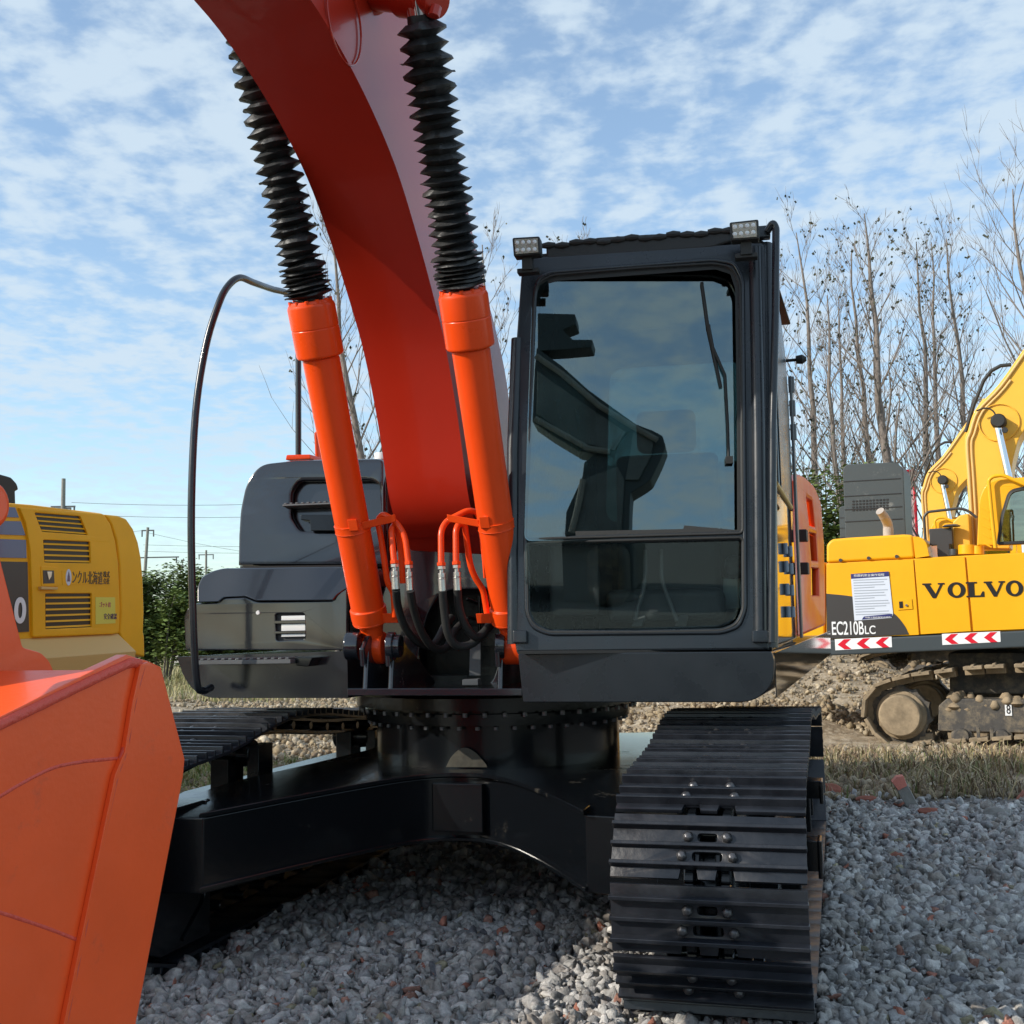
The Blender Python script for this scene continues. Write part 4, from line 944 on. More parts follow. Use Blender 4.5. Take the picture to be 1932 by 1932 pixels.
ear2 = KP.off(-.70); link('bucket_ear', plate_mesh(ear2, [[(u-90, v) for u, v in earl]], .05, .006), M['bucket'], bucket)
q = MB(); c = ear.hit(-30, 953); q.lathe(c+KP.n*.0, c+KP.n*.03, [(0, .055), (.3, .055), (.8, .05), (1, .035)], 28); link('ear_bushing', q.mesh(.004), M['bucket'], bucket)
# arm, outside the left edge of the picture, joins boom and bucket
q = MB(); q.prism([B3(s, z, .14) for s, z in ((-3.0, 3.95), (-2.95, 3.5), (-3.28, 1.75), (-3.35, 1.5), (-3.55, 1.5), (-3.62, 1.8), (-3.55, 3.2), (-3.4, 3.9))], rb_*-.28); link('dipper_arm', q.mesh(.02), M['boom_shade_orange'], EX)

# ================================================================= RIGHT YELLOW EXCAVATOR
VY = 26.7; rv = ryaw(VY); dv = dyaw(VY)
VP_ = Pl(P(1600, 1235, 11.8), rv, Z)
g0 = P(1700, 1400, 11.6)
VE = thing('yellow_excavator', 'bright yellow excavator at the right edge with VOLVO lettering and a tall curved boom', 'excavator', (g0.x, g0.y, 0), 'yellow excavators parked at the right')
def vplate(loop, th, m, name, par, off=0, bev=.01, holes=()): return link(name, plate_mesh(VP_, [loop]+list(holes), th, bev, off), M[m], par)
def vprism(loop, depth, off, bev=.02, seg=2):
    q = MB(); pl = VP_.off(off); q.prism([pl.hit(*p) for p in loop], pl.n*-depth); return q.mesh(bev, seg)
vb = link('body_housing', vprism([(1559, 1206), (1559, 1062), (1724, 1053), (2160, 1030), (2160, 1182), (1715, 1199)], 2.3, -.02), M['yellow'], VE)
for nm, lp in (('rear_side_panel', [(1559, 1205), (1559, 1064), (1723, 1055), (1734, 1198)]), ('side_door', [(1737, 1197), (1725, 1054), (1820, 1050), (1832, 1191)]), ('side_door', [(1836, 1191), (1823, 1049), (2150, 1034), (2150, 1178)])):
    vplate(lp, .03, 'yellow', nm, vb, .012, .006)
link('engine_hood', vprism(rnd([(1559, 1062), (1559, 1028), (1568, 1017), (1604, 1014), (1704, 1008), (1722, 1009), (1726, 1053)], [0, 4, 8, 0, 0, 6, 0]), 2.1, .0, .03, 3), M['yellow'], vb)
link('engine_hood', vprism(rnd([(1727, 1053), (1722, 1012), (1738, 1013), (1748, 1024), (1753, 1049)], [0, 2, 8, 8, 0]), 1.5, .0, .02, 3), M['yellow'], vb)
for u, v in ((1586, 1057), (1639, 1053), (1692, 1050)):
    q = MB(); c = VP_.hit(u, v); q.cyl(c-VP_.n*.01, c+VP_.n*.012, .018, n=12); link('hood_bolt', q.mesh(), M['charcoal'], vb)
vplate(spline([V(p) for p in ((1559, 1120), (1606, 1125), (1650, 1136), (1685, 1156), (1705, 1178), (1715, 1197))], 4)+[V((1560, 1205))], .004, 'charcoal', 'charcoal_decal', vb, .017, .0005)
sill = link('sill_skirt', vprism([(1562, 1208), (2160, 1178), (2160, 1212), (1564, 1237)], 2.3, .03), M['slate'], VE)
cw = link('counterweight', vprism(rnd([(1300, 1212), (1300, 1080), (1340, 1060), (1556, 1060), (1556, 1207)], 6), 2.3, .0, .05, 3), M['yellow'], VE)
# notice sheet
npl = VP_
nl = [(1605, 1083), (1676.5, 1078), (1685, 1158), (1682, 1166), (1612, 1171)]
no = vplate(nl, .003, 'paper', 'notice_sheet', vb, .021, .0005)
vplate([(1605, 1083), (1676.5, 1078), (1677.5, 1087), (1605.7, 1092)], .002, 'navy', 'notice_header', no, .0235, .0003)
vplate([(1630, 1163), (1683, 1158), (1683, 1164), (1626, 1169)], .002, 'navy', 'notice_footer', no, .0235, .0003)
a0, b0 = VP_.uv(1612, 1090.0); a1, b1_ = VP_.uv(1669, 1082)
link('header_text', text_mesh(Pl(VP_.o, (VP_.ex+Z*.0).normalized(), Z), '挖掘机安全操作规程', a1-a0, .026, a0, b0+.007, .025), M['text_white'], no)
a0, b0 = VP_.uv(1633, 1167.5); a1, _ = VP_.uv(1681, 1160)
link('footer_text', text_mesh(VP_, '中国工程机械安全操作', a1-a0, .017, a0, b0+.004, .025), M['text_white'], no)
q = MB()
for k in range(14):
    v = 1094+k*5.0; u0_ = 1610+k*.35; 
    if k % 4 == 3: u1_ = 1650
    else: u1_ = 1674+k*.5-(k*7 % 9)
    q.prism([VP_.off(.0215).hit(*p) for p in ((u0_, v+1.6), (u1_, v-2.2+1.6), (u1_, v-2.2), (u0_, v))], VP_.n*.001)
link('notice_print', q.mesh(), M['paper_ink'], no)
# lettering
def vtext(body, u0_, v0_, u1_, v1_, m, name, par, bold=.0):
    """u0,v0 bottom-left pixel, u1,v1 top-right pixel of the lettering"""
    a0, b0 = VP_.uv(u0_, v0_); a1, b1 = VP_.uv(u1_, v1_); 
    return a0, b0, a1, b1
# bold slab serif V O L V O built as plates
a0, b0 = VP_.uv(1741, 1128); a1, b1 = VP_.uv(1930, 1096); LH = .148; LW = (VP_.uv(1799, 1120)[0]-VP_.uv(1741, 1120)[0])
def letterV(x, w, h, y):
    return [[(x, y+h), (x+w*.40, y+h), (x+w*.40, y+h*.9), (x+w*.33, y+h*.9), (x+w*.58, y+h*.28), (x+w*.80, y+h*.9), (x+w*.70, y+h*.9), (x+w*.70, y+h), (x+w, y+h), (x+w, y+h*.9), (x+w*.92, y+h*.9), (x+w*.58, y), (x+w*.44, y), (x+w*.08, y+h*.9), (x, y+h*.9)]]
def letterO(x, w, h, y):
    E = lambda rx, ry: [(x+w/2+rx*cos(2*pi*k/28), y+h/2+ry*sin(2*pi*k/28)) for k in range(28)]
    return [E(w/2, h/2*1.04), E(w*.24, h*.37)]
def letterL(x, w, h, y):
    return [[(x, y+h), (x+w*.62, y+h), (x+w*.62, y+h*.9), (x+w*.46, y+h*.9), (x+w*.46, y+h*.11), (x+w*.78, y+h*.11), (x+w*.90, y+h*.36), (x+w, y+h*.36), (x+w, y), (x, y), (x, y+h*.1), (x+w*.14, y+h*.1), (x+w*.14, y+h*.9), (x, y+h*.9)]]
uA = [1741, 1788, 1823, 1857, 1898]; uB = [1783, 1822, 1857, 1897, 1931]; ms = []
for ch, ua, ub in zip('VOLVO', uA, uB):
    xa = VP_.uv(ua, 1115)[0]; xb = VP_.uv(ub, 1115)[0]; fn = dict(V=letterV, O=letterO, L=letterL)[ch]
    yb = b0+.012
    ms.append(plate_mesh(VP_, fn(xa, xb-xa, LH, yb-.018), .002, .0004, .0180, local=True))
link('volvo_lettering', join(*ms), M['text_black'], vb)
a0, b0 = VP_.uv(1571, 1199); a1, b1 = VP_.uv(1630, 1174)
ms = [text_mesh(VP_, 'EC210B', (a1-a0), .138, a0, b0+.004, .0205, bold=.012)]
a2, _ = VP_.uv(1633, 1198); a3, _ = VP_.uv(1653, 1198)
ms.append(text_mesh(VP_, 'LC', a3-a2, .085, a2, b0+.010, .0205, bold=.01)); link('model_lettering', join(*ms), M['text_white'], vb)
def chevrons(u0_, v0_, u1_, v1_):
    vplate([(u0_, v0_), (u1_, v1_), (u1_+1, v1_+20), (u0_+1, v0_+21)], .003, 'text_white', 'reflective_tape', sill, .034, .0005)
    ms = []; n_ = 3; w = (u1_-u0_)
    for k in range(3):
        x = u0_+w*(.05+.335*k); sl = (v1_-v0_)/w; f = lambda du_, dv_: (x+du_, v0_+(x+du_-u0_)*sl+dv_)
        ms.append(plate_mesh(VP_, [[f(0, 10.5), f(12, 1), f(25, 1), f(14, 10.5), f(26, 20), f(13, 20)]], .002, .0003, .0365))
    link('red_chevrons', join(*ms), M['red'], sill)
chevrons(1575, 1206, 1682, 1201); chevrons(1777, 1196, 1887, 1191)
lt = vplate([(1692, 1132), (1720, 1130), (1722, 1149), (1694, 1151)], .008, 'yellow', 'door_latch', vb, .022, .002)
vplate([(1696, 1135), (1703, 1134.5), (1704, 1147), (1697, 1147.5)], .003, 'text_black', 'latch_recess', lt, .026, .0005)
q = MB(); c = VP_.hit(1711, 1142); q.cyl(c+VP_.n*.02, c+VP_.n*.035, .012, n=10); link('latch_lock', q.mesh(), M['steel'], lt)
# grey ribbed box behind the hood
gb = MB()
bl0 = [(1595, 1016), (1590, 884), (1597, 876), (1690, 872), (1704, 884), (1709, 1010)]
gbox = link('ribbed_cover', vprism(rnd(bl0, [2, 4, 6, 6, 8, 2]), .55, -1.1, .03, 3), M['slate'], VE)
q = MB(); gp = VP_.off(-1.1)
for k, v in enumerate((908, 936, 961, 984)): q.prism([gp.hit(*p) for p in ((1592+k*.8, v+1.6), (1699+k*1.5, v-4.4), (1699+k*1.5, v-6), (1592+k*.8, v))], gp.n*.006)
link('panel_groove', q.mesh(), M['text_black'], gbox)
q = MB()
for i in range(11):
    for j in range(4): 
        c = gp.hit(1610+i*6.4, 946-i*.35+j*5.6); q.box(c+gp.n*.002, .022, .008, .018, rv, dv)
link('grille_holes', q.mesh(), M['text_black'], gbox)
q = MB(); q.tube(spline([P(1676, 1012, 12.4), P(1675, 990, 12.4), P(1668, 975, 12.3), P(1660, 964, 12.25)], 5), [.055]*4+[.052]*4+[.05]*4+[.046]*4, 16); link('exhaust_pipe', q.mesh(ang=60), mat('rusty exhaust', (.38, .33, .29), .7, bump=.4, cvar=.3), VE)
# boom
vbm = [V(p) for p in ((1832, 1035), (1824, 900), (1820, 834), (1826, 812), (1841, 771), (1883, 726), (1932, 657), (2000, 560))]
vbr = [V(p) for p in ((2060, 720), (1990, 760), (1932, 812), (1915, 853), (1908, 900), (1905, 1035))]
q = MB(); pl = VP_.off(-.55); q.prism([pl.hit(p.x, p.y) for p in spline(vbm, 4)+spline(vbr, 4)], pl.n*-.5); vboom = link('boom', q.mesh(.015), M['boom_yellow'], VE)
ed = spline(vbm, 4); q = MB(); q.tube([VP_.off(-.54).hit(p.x+5, p.y+4) for p in ed], .016, 8); q.tube([VP_.off(-.54).hit(p.x+13, p.y+6) for p in ed[:22]], .014, 8); link('boom_pipes', q.mesh(ang=60), M['tan'], vboom)
q = MB(); q.tube([VP_.off(-.6).hit(*p) for p in ((1822, 815), (1838, 762), (1856, 718), (1870, 700), (1888, 690), (1908, 688))], .02, 8); link('boom_hose', q.mesh(ang=60), M['rubber'], vboom)
q = MB(); c = VP_.off(-.54).hit(1885, 797); q.lathe(c, c+VP_.n*.14, [(0, .075), (.8, .075), (1, .06)], 24); c2 = VP_.off(-.42).hit(1896, 812); q.cyl(c2, c2+VP_.n*.03, .03, n=12); link('boom_pin', q.mesh(.003), M['rubber'], vboom)
q = MB(); q.tube([c+db*0+V((r0.x, 0, 0))*0+VP_.off(0).ex*(.19*cos(a))+Z*(.19*sin(a))+VP_.n*.004 for a in [2*pi*k/40 for k in range(41)]], .006, 6, cap=False); link('pin_plate', q.mesh(), M['boom_yellow'], vboom)
q = MB(); q.cyl(VP_.off(-.46).hit(1883, 806), VP_.off(-.46).hit(1905, 910), .036, n=20); link('cylinder_rod', q.mesh(), M['chrome'], vboom)
q = MB(); q.tube(spline([VP_.off(-.45).hit(*p) for p in ((1842, 775), (1860, 770), (1874, 776), (1881, 790))], 5), .008, 6); link('grease_line', q.mesh(), M['rubber'], vboom)
# cab of the yellow machine
vc_out = rnd([(1843, 1030), (1847, 940), (1860, 912), (1885, 903), (2100, 890), (2110, 1020)], [2, 14, 14, 6, 6, 2])
vc_win = rnd([(1882, 1026), (1890, 972), (1904, 926), (1930, 920), (2080, 912), (2085, 1018)], [4, 6, 12, 4, 10, 4])
vcab = link('cab', join(plate_mesh(VP_, [vc_out, vc_win], .06, .015, -.05), vprism(vc_out, .05, -1.0, .01)), M['yellow'], VE)
link('cab_window', plate_mesh(VP_, [vc_win], .006, .001, -.08), M['glass'], vcab)
link('window_seal', plate_mesh(VP_, [grow(vc_win, 2), grow(vc_win, -3)], .02, .004, -.035), M['rubber'], vcab)
for k in range(5): vplate([(1852+k, 955+k*17), (1866+k*1.2, 963+k*17), (1866+k*1.2, 966+k*17), (1852+k, 958+k*17)], .01, 'old_yellow', 'cab_louvre', vcab, -.045, .002)
q = MB(); q.tube(path([VP_.off(.02).hit(*p) for p in ((1878, 1034), (1872, 980), (1865, 906), (1873, 899), (1892, 896), (1912, 905), (1960, 925))], .08), .018, 10); link('hand_rail', q.mesh(ang=60), M['yellow'], VE)
q = MB(); q.tube(path([VP_.off(-.3).hit(*p) for p in ((1757, 1042), (1747, 1032), (1743, 975), (1750, 966), (1810, 959), (1826, 963), (1843, 977))], .06), .014, 10); link('guard_rail', q.mesh(ang=60), M['charcoal'], VE)
q = MB(); q.box(VP_.off(-.25).hit(1776, 1013), .22, .10, .17, rv, dv); q.box(VP_.off(-.25).hit(1781, 1038), .12, .10, .14, rv, dv); link('air_cleaner', q.mesh(.012), M['charcoal'], VE)
q = MB(); c = VP_.off(-.2).hit(1795, 992); q.lathe(c-Z*.012, c+Z*.012, [(0, .08), (.3, .09), (1, .06)], 24); link('mirror', q.mesh(), M['charcoal'], VE)
q = MB(); q.cyl(VP_.off(-.2).hit(1825, 1046), VP_.off(-.2).hit(1825, 1028), .085, n=24); q.cyl(VP_.off(-.2).hit(1845, 1046), VP_.off(-.2).hit(1845, 1030), .06, n=20); link('tank_filler', q.mesh(.006), M['yellow'], VE)
q = MB(); q.cyl(VP_.off(-.2).hit(1799, 1048), VP_.off(-.2).hit(1799, 1036), .04, n=16); link('vent_cap', q.mesh(.006), M['slate'], VE)
q = MB(); q.prism([VP_.off(-.3).hit(*p) for p in ((1800, 1045), (1797, 985), (1810, 972), (1828, 968), (1832, 1040))], VP_.n*-.3); link('front_post', q.mesh(.02), M['boom_yellow'], VE)
# undercarriage of the yellow machine: worn muddy tracks
def vtrack(off, far):
    TPp = VP_.off(off); dz = 0
    if not far: ctr = [(1932, 1256), (1757, 1269), (1690, 1281), (1652, 1296), (1630, 1330), (1638, 1364), (1664, 1395), (1696, 1406), (1740, 1402), (1932, 1391)]
    else: ctr = [(1932, 1256), (1757, 1269), (1690, 1281), (1652, 1296), (1630, 1330), (1638, 1364), (1664, 1395), (1696, 1406), (1740, 1402), (1932, 1391)]
    src = VP_.off(.0)
    l = [src.uv(*p) for p in ctr]; l = [V((a, b, 0)) for a, b in l]
    top = V((l[0].x+2.2, l[0].y-.02, 0)); bot = V((l[-1].x+2.2, l[0].y-.02-.62, 0)); fr = [V((top.x+.28, top.y-.1, 0)), V((top.x+.38, top.y-.32, 0)), V((top.x+.28, top.y-.56, 0))]
    loop = spline([bot]+list(reversed(fr))+[top]+l, 5)
    gz = -VP_.o.z+.03
    q = MB(); acc = 0; last = None; sh = MB()
    for k in range(1, len(loop)):
        acc += (loop[k]-loop[k-1]).length
        if acc > .155:
            acc = 0; t = (loop[k]-loop[k-1]).normalized(); nn = V((-t.y, t.x, 0)); cen_ = V((1.7, VP_.o.z*-1+.45, 0))
            if nn.dot(loop[k]-cen_) < 0: nn = -nn
            c = TPp.at(loop[k].x, loop[k].y); ey_ = TPp.ex*t.x+Z*t.y; ez_ = TPp.ex*nn.x+Z*nn.y
            sh.box(c-TPp.n*.28, .56, .172, .035, -TPp.n, ey_, ez_); sh.box(c-TPp.n*.28+ez_*.014, .56, .03, .035, -TPp.n, ey_, ez_)
            sh.box(c-TPp.n*.28-ez_*.045, .22, .18, .06, -TPp.n, ey_, ez_)
    return TPp, sh, loop
for off, far in ((.02, False), (-1.85, True)):
    TPp, sh, loop = vtrack(off, far)
    tr = link('track_belt', sh.mesh(.004, 1), M['mud'] if not far else M['mud_metal'], VE)
    if True:
        sc = VP_.uv(1697, 1351); R3 = lambda a, b, c_: TPp.at(a, b, c_)
        q = MB(); q.lathe(TPp.at(sc[0], sc[1], -.35), TPp.at(sc[0], sc[1], -.15), [(0, .2), (.1, .27), (.9, .27), (1, .2)], 42, jit=lambda k, a: ((.03*(1 if sin(a*21) > 0 else 0), 0) if k in (1, 2) else (0, 0))); link('drive_sprocket', q.mesh(ang=40), M['mud_metal'], tr)
        q = MB(); q.lathe(TPp.at(sc[0], sc[1], -.2), TPp.at(sc[0], sc[1], -.02), [(0, .25), (.4, .24), (.45, .21), (.9, .205), (1, .19)], 40); link('final_drive_hub', q.mesh(.004), M['mud'], tr)
        fx = VP_.uv(1762, 1300)[0]
        q = MB(); q.prism([TPp.at(fx+a, sc[1]+b, -.14) for a, b in ((0, -.15), (.02, .10), (.1, .17), (2.4, .17), (2.6, .05), (2.6, -.15))], TPp.n*-.3); link('track_frame', q.mesh(.015), M['mud_metal'], tr)
        if not far:
            mdh = MB(); Rm_ = random.Random(4)
            for k in range(90):
                a = Rm_.uniform(.1, 1.9); c = TPp.at(fx+a, sc[1]+.17+Rm_.uniform(-.10, .02), -.14-Rm_.uniform(0, .2)); mdh.lathe(c-Z*.05, c+Z*.05*Rm_.uniform(.5, 1), [(0, .03), (.4, Rm_.uniform(.04, .07)), (1, .02)], 7)
            link('mud_heap', mdh.mesh(ang=80), M['mud'], tr)
            for k in range(3):
                q = MB(); c = TPp.at(fx+.22+.36*k, sc[1]-.19, -.12); q.lathe(c-TPp.n*.2, c+TPp.n*.04, [(0, .10), (.7, .10), (.75, .075), (1, .07)], 24); link('track_roller', q.mesh(.003, 1), M['mud_metal'], tr)
            q = MB()
            for a in (.38, .50, .80, .92): q.box(TPp.at(fx+a, sc[1]-.19, -.07), .03, .03, .18, TPp.ex, TPp.n)
            q.box(TPp.at(fx+.65, sc[1]-.28, -.07), .6, .03, .02, TPp.ex, TPp.n)
            link('roller_guard', q.mesh(.003, 1), M['mud_metal'], tr)
            c = VP_.uv(1901, 1340)
            pq = link('number_plate', plate_mesh(Pl(TPp.at(0, 0, 0), TPp.ex, Z), [[(c[0]-.03, c[1]-.06), (c[0]+.03, c[1]-.06), (c[0]+.03, c[1]+.06), (c[0]-.03, c[1]+.06)]], .004, .0005, -.13, local=True), M['text_white'], tr)
            link('plate_number', text_mesh(Pl(TPp.at(0, 0, 0), TPp.ex, Z), '8', .035, .085, c[0]-.017, c[1]-.042, -.127), M['text_black'], pq)
q = MB(); q.prism([VP_.at(a, .0, -c_) for a, c_ in ((.9, .5), (2.6, .5), (2.6, 1.9), (.9, 1.9))], Z*-.42); link('undercarriage_frame', q.mesh(.03), M['mud_metal'], VE)
# the second yellow excavator behind: a copy of the first
V2 = copy_tree(VE)
k_ = (P(1780, 907, 17.4) - VP_.off(-.54).hit(1885, 797)); V2.location = VE.location + V((k_.x, k_.y, max(min(k_.z, .1), -.3)))
V2['label'] = 'second yellow excavator behind the first, only its curved boom and grey cover showing'

# ================================================================= LEFT YELLOW EXCAVATOR
LY = 20.0
KPx = Pl(P(230, 1198, 9.3), dyaw(LY), Z)
g0 = P(150, 1260, 9.0)
LE = thing('yellow_excavator', 'darker yellow excavator at the left edge with slatted vents and dark blue panels', 'excavator', (g0.x, g0.y, 0))
top_y = lambda u: 963+(u-15)*.084
bodyl = rnd([(-160, 1222), (-160, 935), (60, 952), (200, 969), (206, 985), (216, 1030), (226, 1120), (229, 1196)], [0, 0, 0, 10, 10, 0, 0, 0])
q = MB(); q.prism([KPx.hit(*p) for p in bodyl], -KPx.n*2.2); lb_ = link('body_housing', q.mesh(.02, 2), M['old_yellow'], LE)
def lplate(loop, th, m, name, par, off, bev=.004, holes=()): return link(name, plate_mesh(KPx, [loop]+list(holes), th, bev, off), M[m], par)
def l6(l): return [(cx_*.2315*1.0, 830.6+cy_*.2315) for cx_, cy_ in l]
v1 = rnd(l6([(285, 590), (655, 620), (718, 772), (345, 745)]), 2); v2 = rnd(l6([(355, 812), (735, 828), (742, 1003), (365, 995)]), 2); v3 = rnd(l6([(372, 1250), (748, 1248), (750, 1522), (374, 1540)]), 2)
dr = l6([(160, 545), (840, 600), (900, 680), (940, 820), (965, 1000), (980, 1380), (965, 1560), (930, 1580), (270, 1605), (265, 1300), (250, 900), (215, 680)])
door = lplate(rnd(dr, 4), .03, 'old_yellow', 'vented_door', lb_, .022, .008, (v1, v2, v3))
def slats(loop, n_, name='vent_slats'):
    (x0, y0), (x1, y1), (x2, y2), (x3, y3) = loop; q = MB(); A = KPx.off(.016)
    for k in range(n_):
        t0 = (k+.25)/n_; t1 = (k+.85)/n_
        p = lambda t, w: (x0+(x3-x0)*t, y0+(y3-y0)*t) if w == 0 else (x1+(x2-x1)*t, y1+(y2-y1)*t)
        q.prism([A.hit(*p(t1, 0)), A.hit(*p(t1, 1)), A.off(-.02).hit(*p(t0, 1)), A.off(-.02).hit(*p(t0, 0))], KPx.n*-.006)
    link(name, q.mesh(), M['old_yellow'], door)
    link('vent_recess', plate_mesh(KPx, [loop], .003, .0005, -.004+.0095), M['text_black'], door)
slats(l6([(285, 590), (655, 620), (718, 772), (345, 745)]), 4); slats(l6([(355, 812), (735, 828), (742, 1003), (365, 995)]), 4); slats(l6([(372, 1250), (748, 1248), (750, 1522), (374, 1540)]), 6)
for l in ([(-100, 530), (125, 548), (155, 630), (-100, 620)], [(-100, 655), (170, 660), (208, 775), (-100, 765)], [(-100, 800), (212, 812), (218, 960), (-100, 955)]):
    lplate(l6(l), .004, 'navy', 'blue_panel', lb_, .006, .0005)
dk2 = lplate(l6([(-100, 985), (225, 992), (238, 1560), (-100, 1580)]), .004, 'charcoal', 'dark_panel', lb_, .006, .0005)
p0 = KPx.uv(*l6([(105, 1495)])[0]); p1 = KPx.uv(*l6([(205, 1280)])[0])
link('white_numeral', text_mesh(KPx, '0', p1[0]-p0[0], p1[1]-p0[1], p0[0], p0[1], .010, bold=.03), M['text_white'], dk2)
lt = lplate(rnd(l6([(335, 1025), (470, 1035), (478, 1190), (340, 1190)]), 2), .008, 'old_yellow', 'door_latch', door, .028, .003)
lplate(l6([(352, 1060), (440, 1062), (445, 1165), (355, 1168)]), .004, 'charcoal', 'latch_recess', lt, .031, .001)
lplate(l6([(385, 1070), (425, 1070), (420, 1110), (400, 1140)]), .006, 'steel', 'latch_tongue', lt, .036, .001)
lplate(l6([(335, 1192), (475, 1198), (470, 1218), (340, 1216)]), .03, 'tan', 'latch_lip', lt, .05, .003)
# stickers
st = lplate([KP_ for KP_ in rnd(l6([(505, 1062), (870, 1062), (875, 1168), (510, 1178)]), 1)], .002, 'old_yellow', 'name_sticker', door, .0245, .0003)
a0, b0 = KPx.uv(*l6([(568, 1168)])[0]); a1, b1 = KPx.uv(*l6([(815, 1072)])[0])
link('sticker_text', text_mesh(KPx, 'ンクル北海道', a1-a0, b1-b0, a0, b0, .0262), M['charcoal'], st)
a0, b0 = KPx.uv(*l6([(820, 1120)])[0]); a1, b1 = KPx.uv(*l6([(872, 1070)])[0])
link('sticker_text', text_mesh(KPx, '株式\n会社', a1-a0, (b1-b0)*2, a0, b0-(b1-b0), .0262), M['charcoal'], st)
c = KPx.off(.025).hit(*l6([(537, 1118)])[0]); e_ = [(KPx.uv(*l6([(537, 1118)])[0])[0]+.030*cos(a), KPx.uv(*l6([(537, 1118)])[0])[1]+.062*sin(a)) for a in [2*pi*k/24 for k in range(24)]]
link('round_emblem', plate_mesh(KPx, [e_], .002, .0003, .0262, local=True), M['paper'], st)
e2 = [(x_, y_) for x_, y_ in [(KPx.uv(*l6([(537, 1118)])[0])[0]+a*.02, KPx.uv(*l6([(537, 1118)])[0])[1]+b*.045) for a, b in ((0, 1), (.6, .2), (.8, -.7), (-.8, -.7), (-.6, .2))]]
link('emblem_mark', plate_mesh(KPx, [e2], .001, .0002, .0272, local=True), M['navy'], st)
sy = lplate(l6([(778, 1278), (938, 1280), (942, 1492), (780, 1500)]), .002, 'sticker_yellow', 'safety_sticker', door, .0245, .0003)
a0, b0 = KPx.uv(*l6([(790, 1360)])[0]); a1, b1 = KPx.uv(*l6([(880, 1320)])[0]); link('sticker_text', text_mesh(KPx, 'ゴット君', a1-a0, b1-b0, a0, b0, .0262), M['sticker_pink'], sy)
a0, b0 = KPx.uv(*l6([(825, 1460)])[0]); a1, b1 = KPx.uv(*l6([(930, 1412)])[0]); link('sticker_text', text_mesh(KPx, '安全確認', a1-a0, b1-b0, a0, b0, .0262), M['navy'], sy)
# rounded rear part (counterweight)
cwl = l6([(855, 603), (970, 615), (1035, 640), (1090, 720), (1130, 830), (1155, 960), (1170, 1150), (1178, 1400), (1172, 1560), (1180, 1600), (1185, 1770), (1070, 1740), (985, 1600), (975, 1570), (985, 1400), (975, 1000), (950, 820), (910, 690)])
q = MB(); q.prism([KPx.off(.01).hit(*p) for p in cwl], -KPx.n*2.2); link('counterweight', q.mesh(.02, 3), M['old_yellow'], LE)
q = MB(); A = KPx.off(.0)
lg = [KPx.hit(*p) for p in l6([(-600, 1650), (180, 1630), (960, 1575), (985, 1600)])]
nn = KPx.n
top_ = [KPx.hit(*l6([(-500, 1655)])[0]), KPx.hit(*l6([(965, 1578)])[0])]
q.add([top_[0], top_[1], top_[1]+nn*.16-Z*.14-dyaw(LY)*-.02, top_[0]+nn*.16-Z*.14, top_[0]-Z*.32, top_[1]-Z*.32, top_[1]+nn*.14-Z*.32, top_[0]+nn*.14-Z*.32], [(0, 1, 2, 3), (3, 2, 6, 7), (7, 6, 5, 4), (1, 5, 6, 2), (0, 3, 7, 4)])
link('sloping_ledge', q.mesh(.006), M['tan'], LE)
q = MB(); q.prism([KPx.off(-.35).hit(*p) for p in ((-60, 958), (-60, 890), (0, 894), (22, 900), (33, 912), (37, 925), (30, 926), (31, 958))], -KPx.n*.3); link('exhaust_cowl', q.mesh(.02), M['rubber'], LE)
# lower part and tracks, mostly hidden behind the bucket
q = MB(); q.prism([KPx.at(a, b, -.3) for a, b in ((-3.2, -.33), (.35, -.33), (.35, -1.15), (-3.2, -1.15))], -KPx.n*.5); link('track_belt', q.mesh(.2, 4), M['mud_metal'], LE)

L2 = copy_tree(LE); L2.location = LE.location + V((-.05, -5.1, 0))  # unseen copy, added left of the view to cast shade on the near gravel
L2['label'] = 'copy of the darker yellow excavator, added outside the view to shade the gravel'
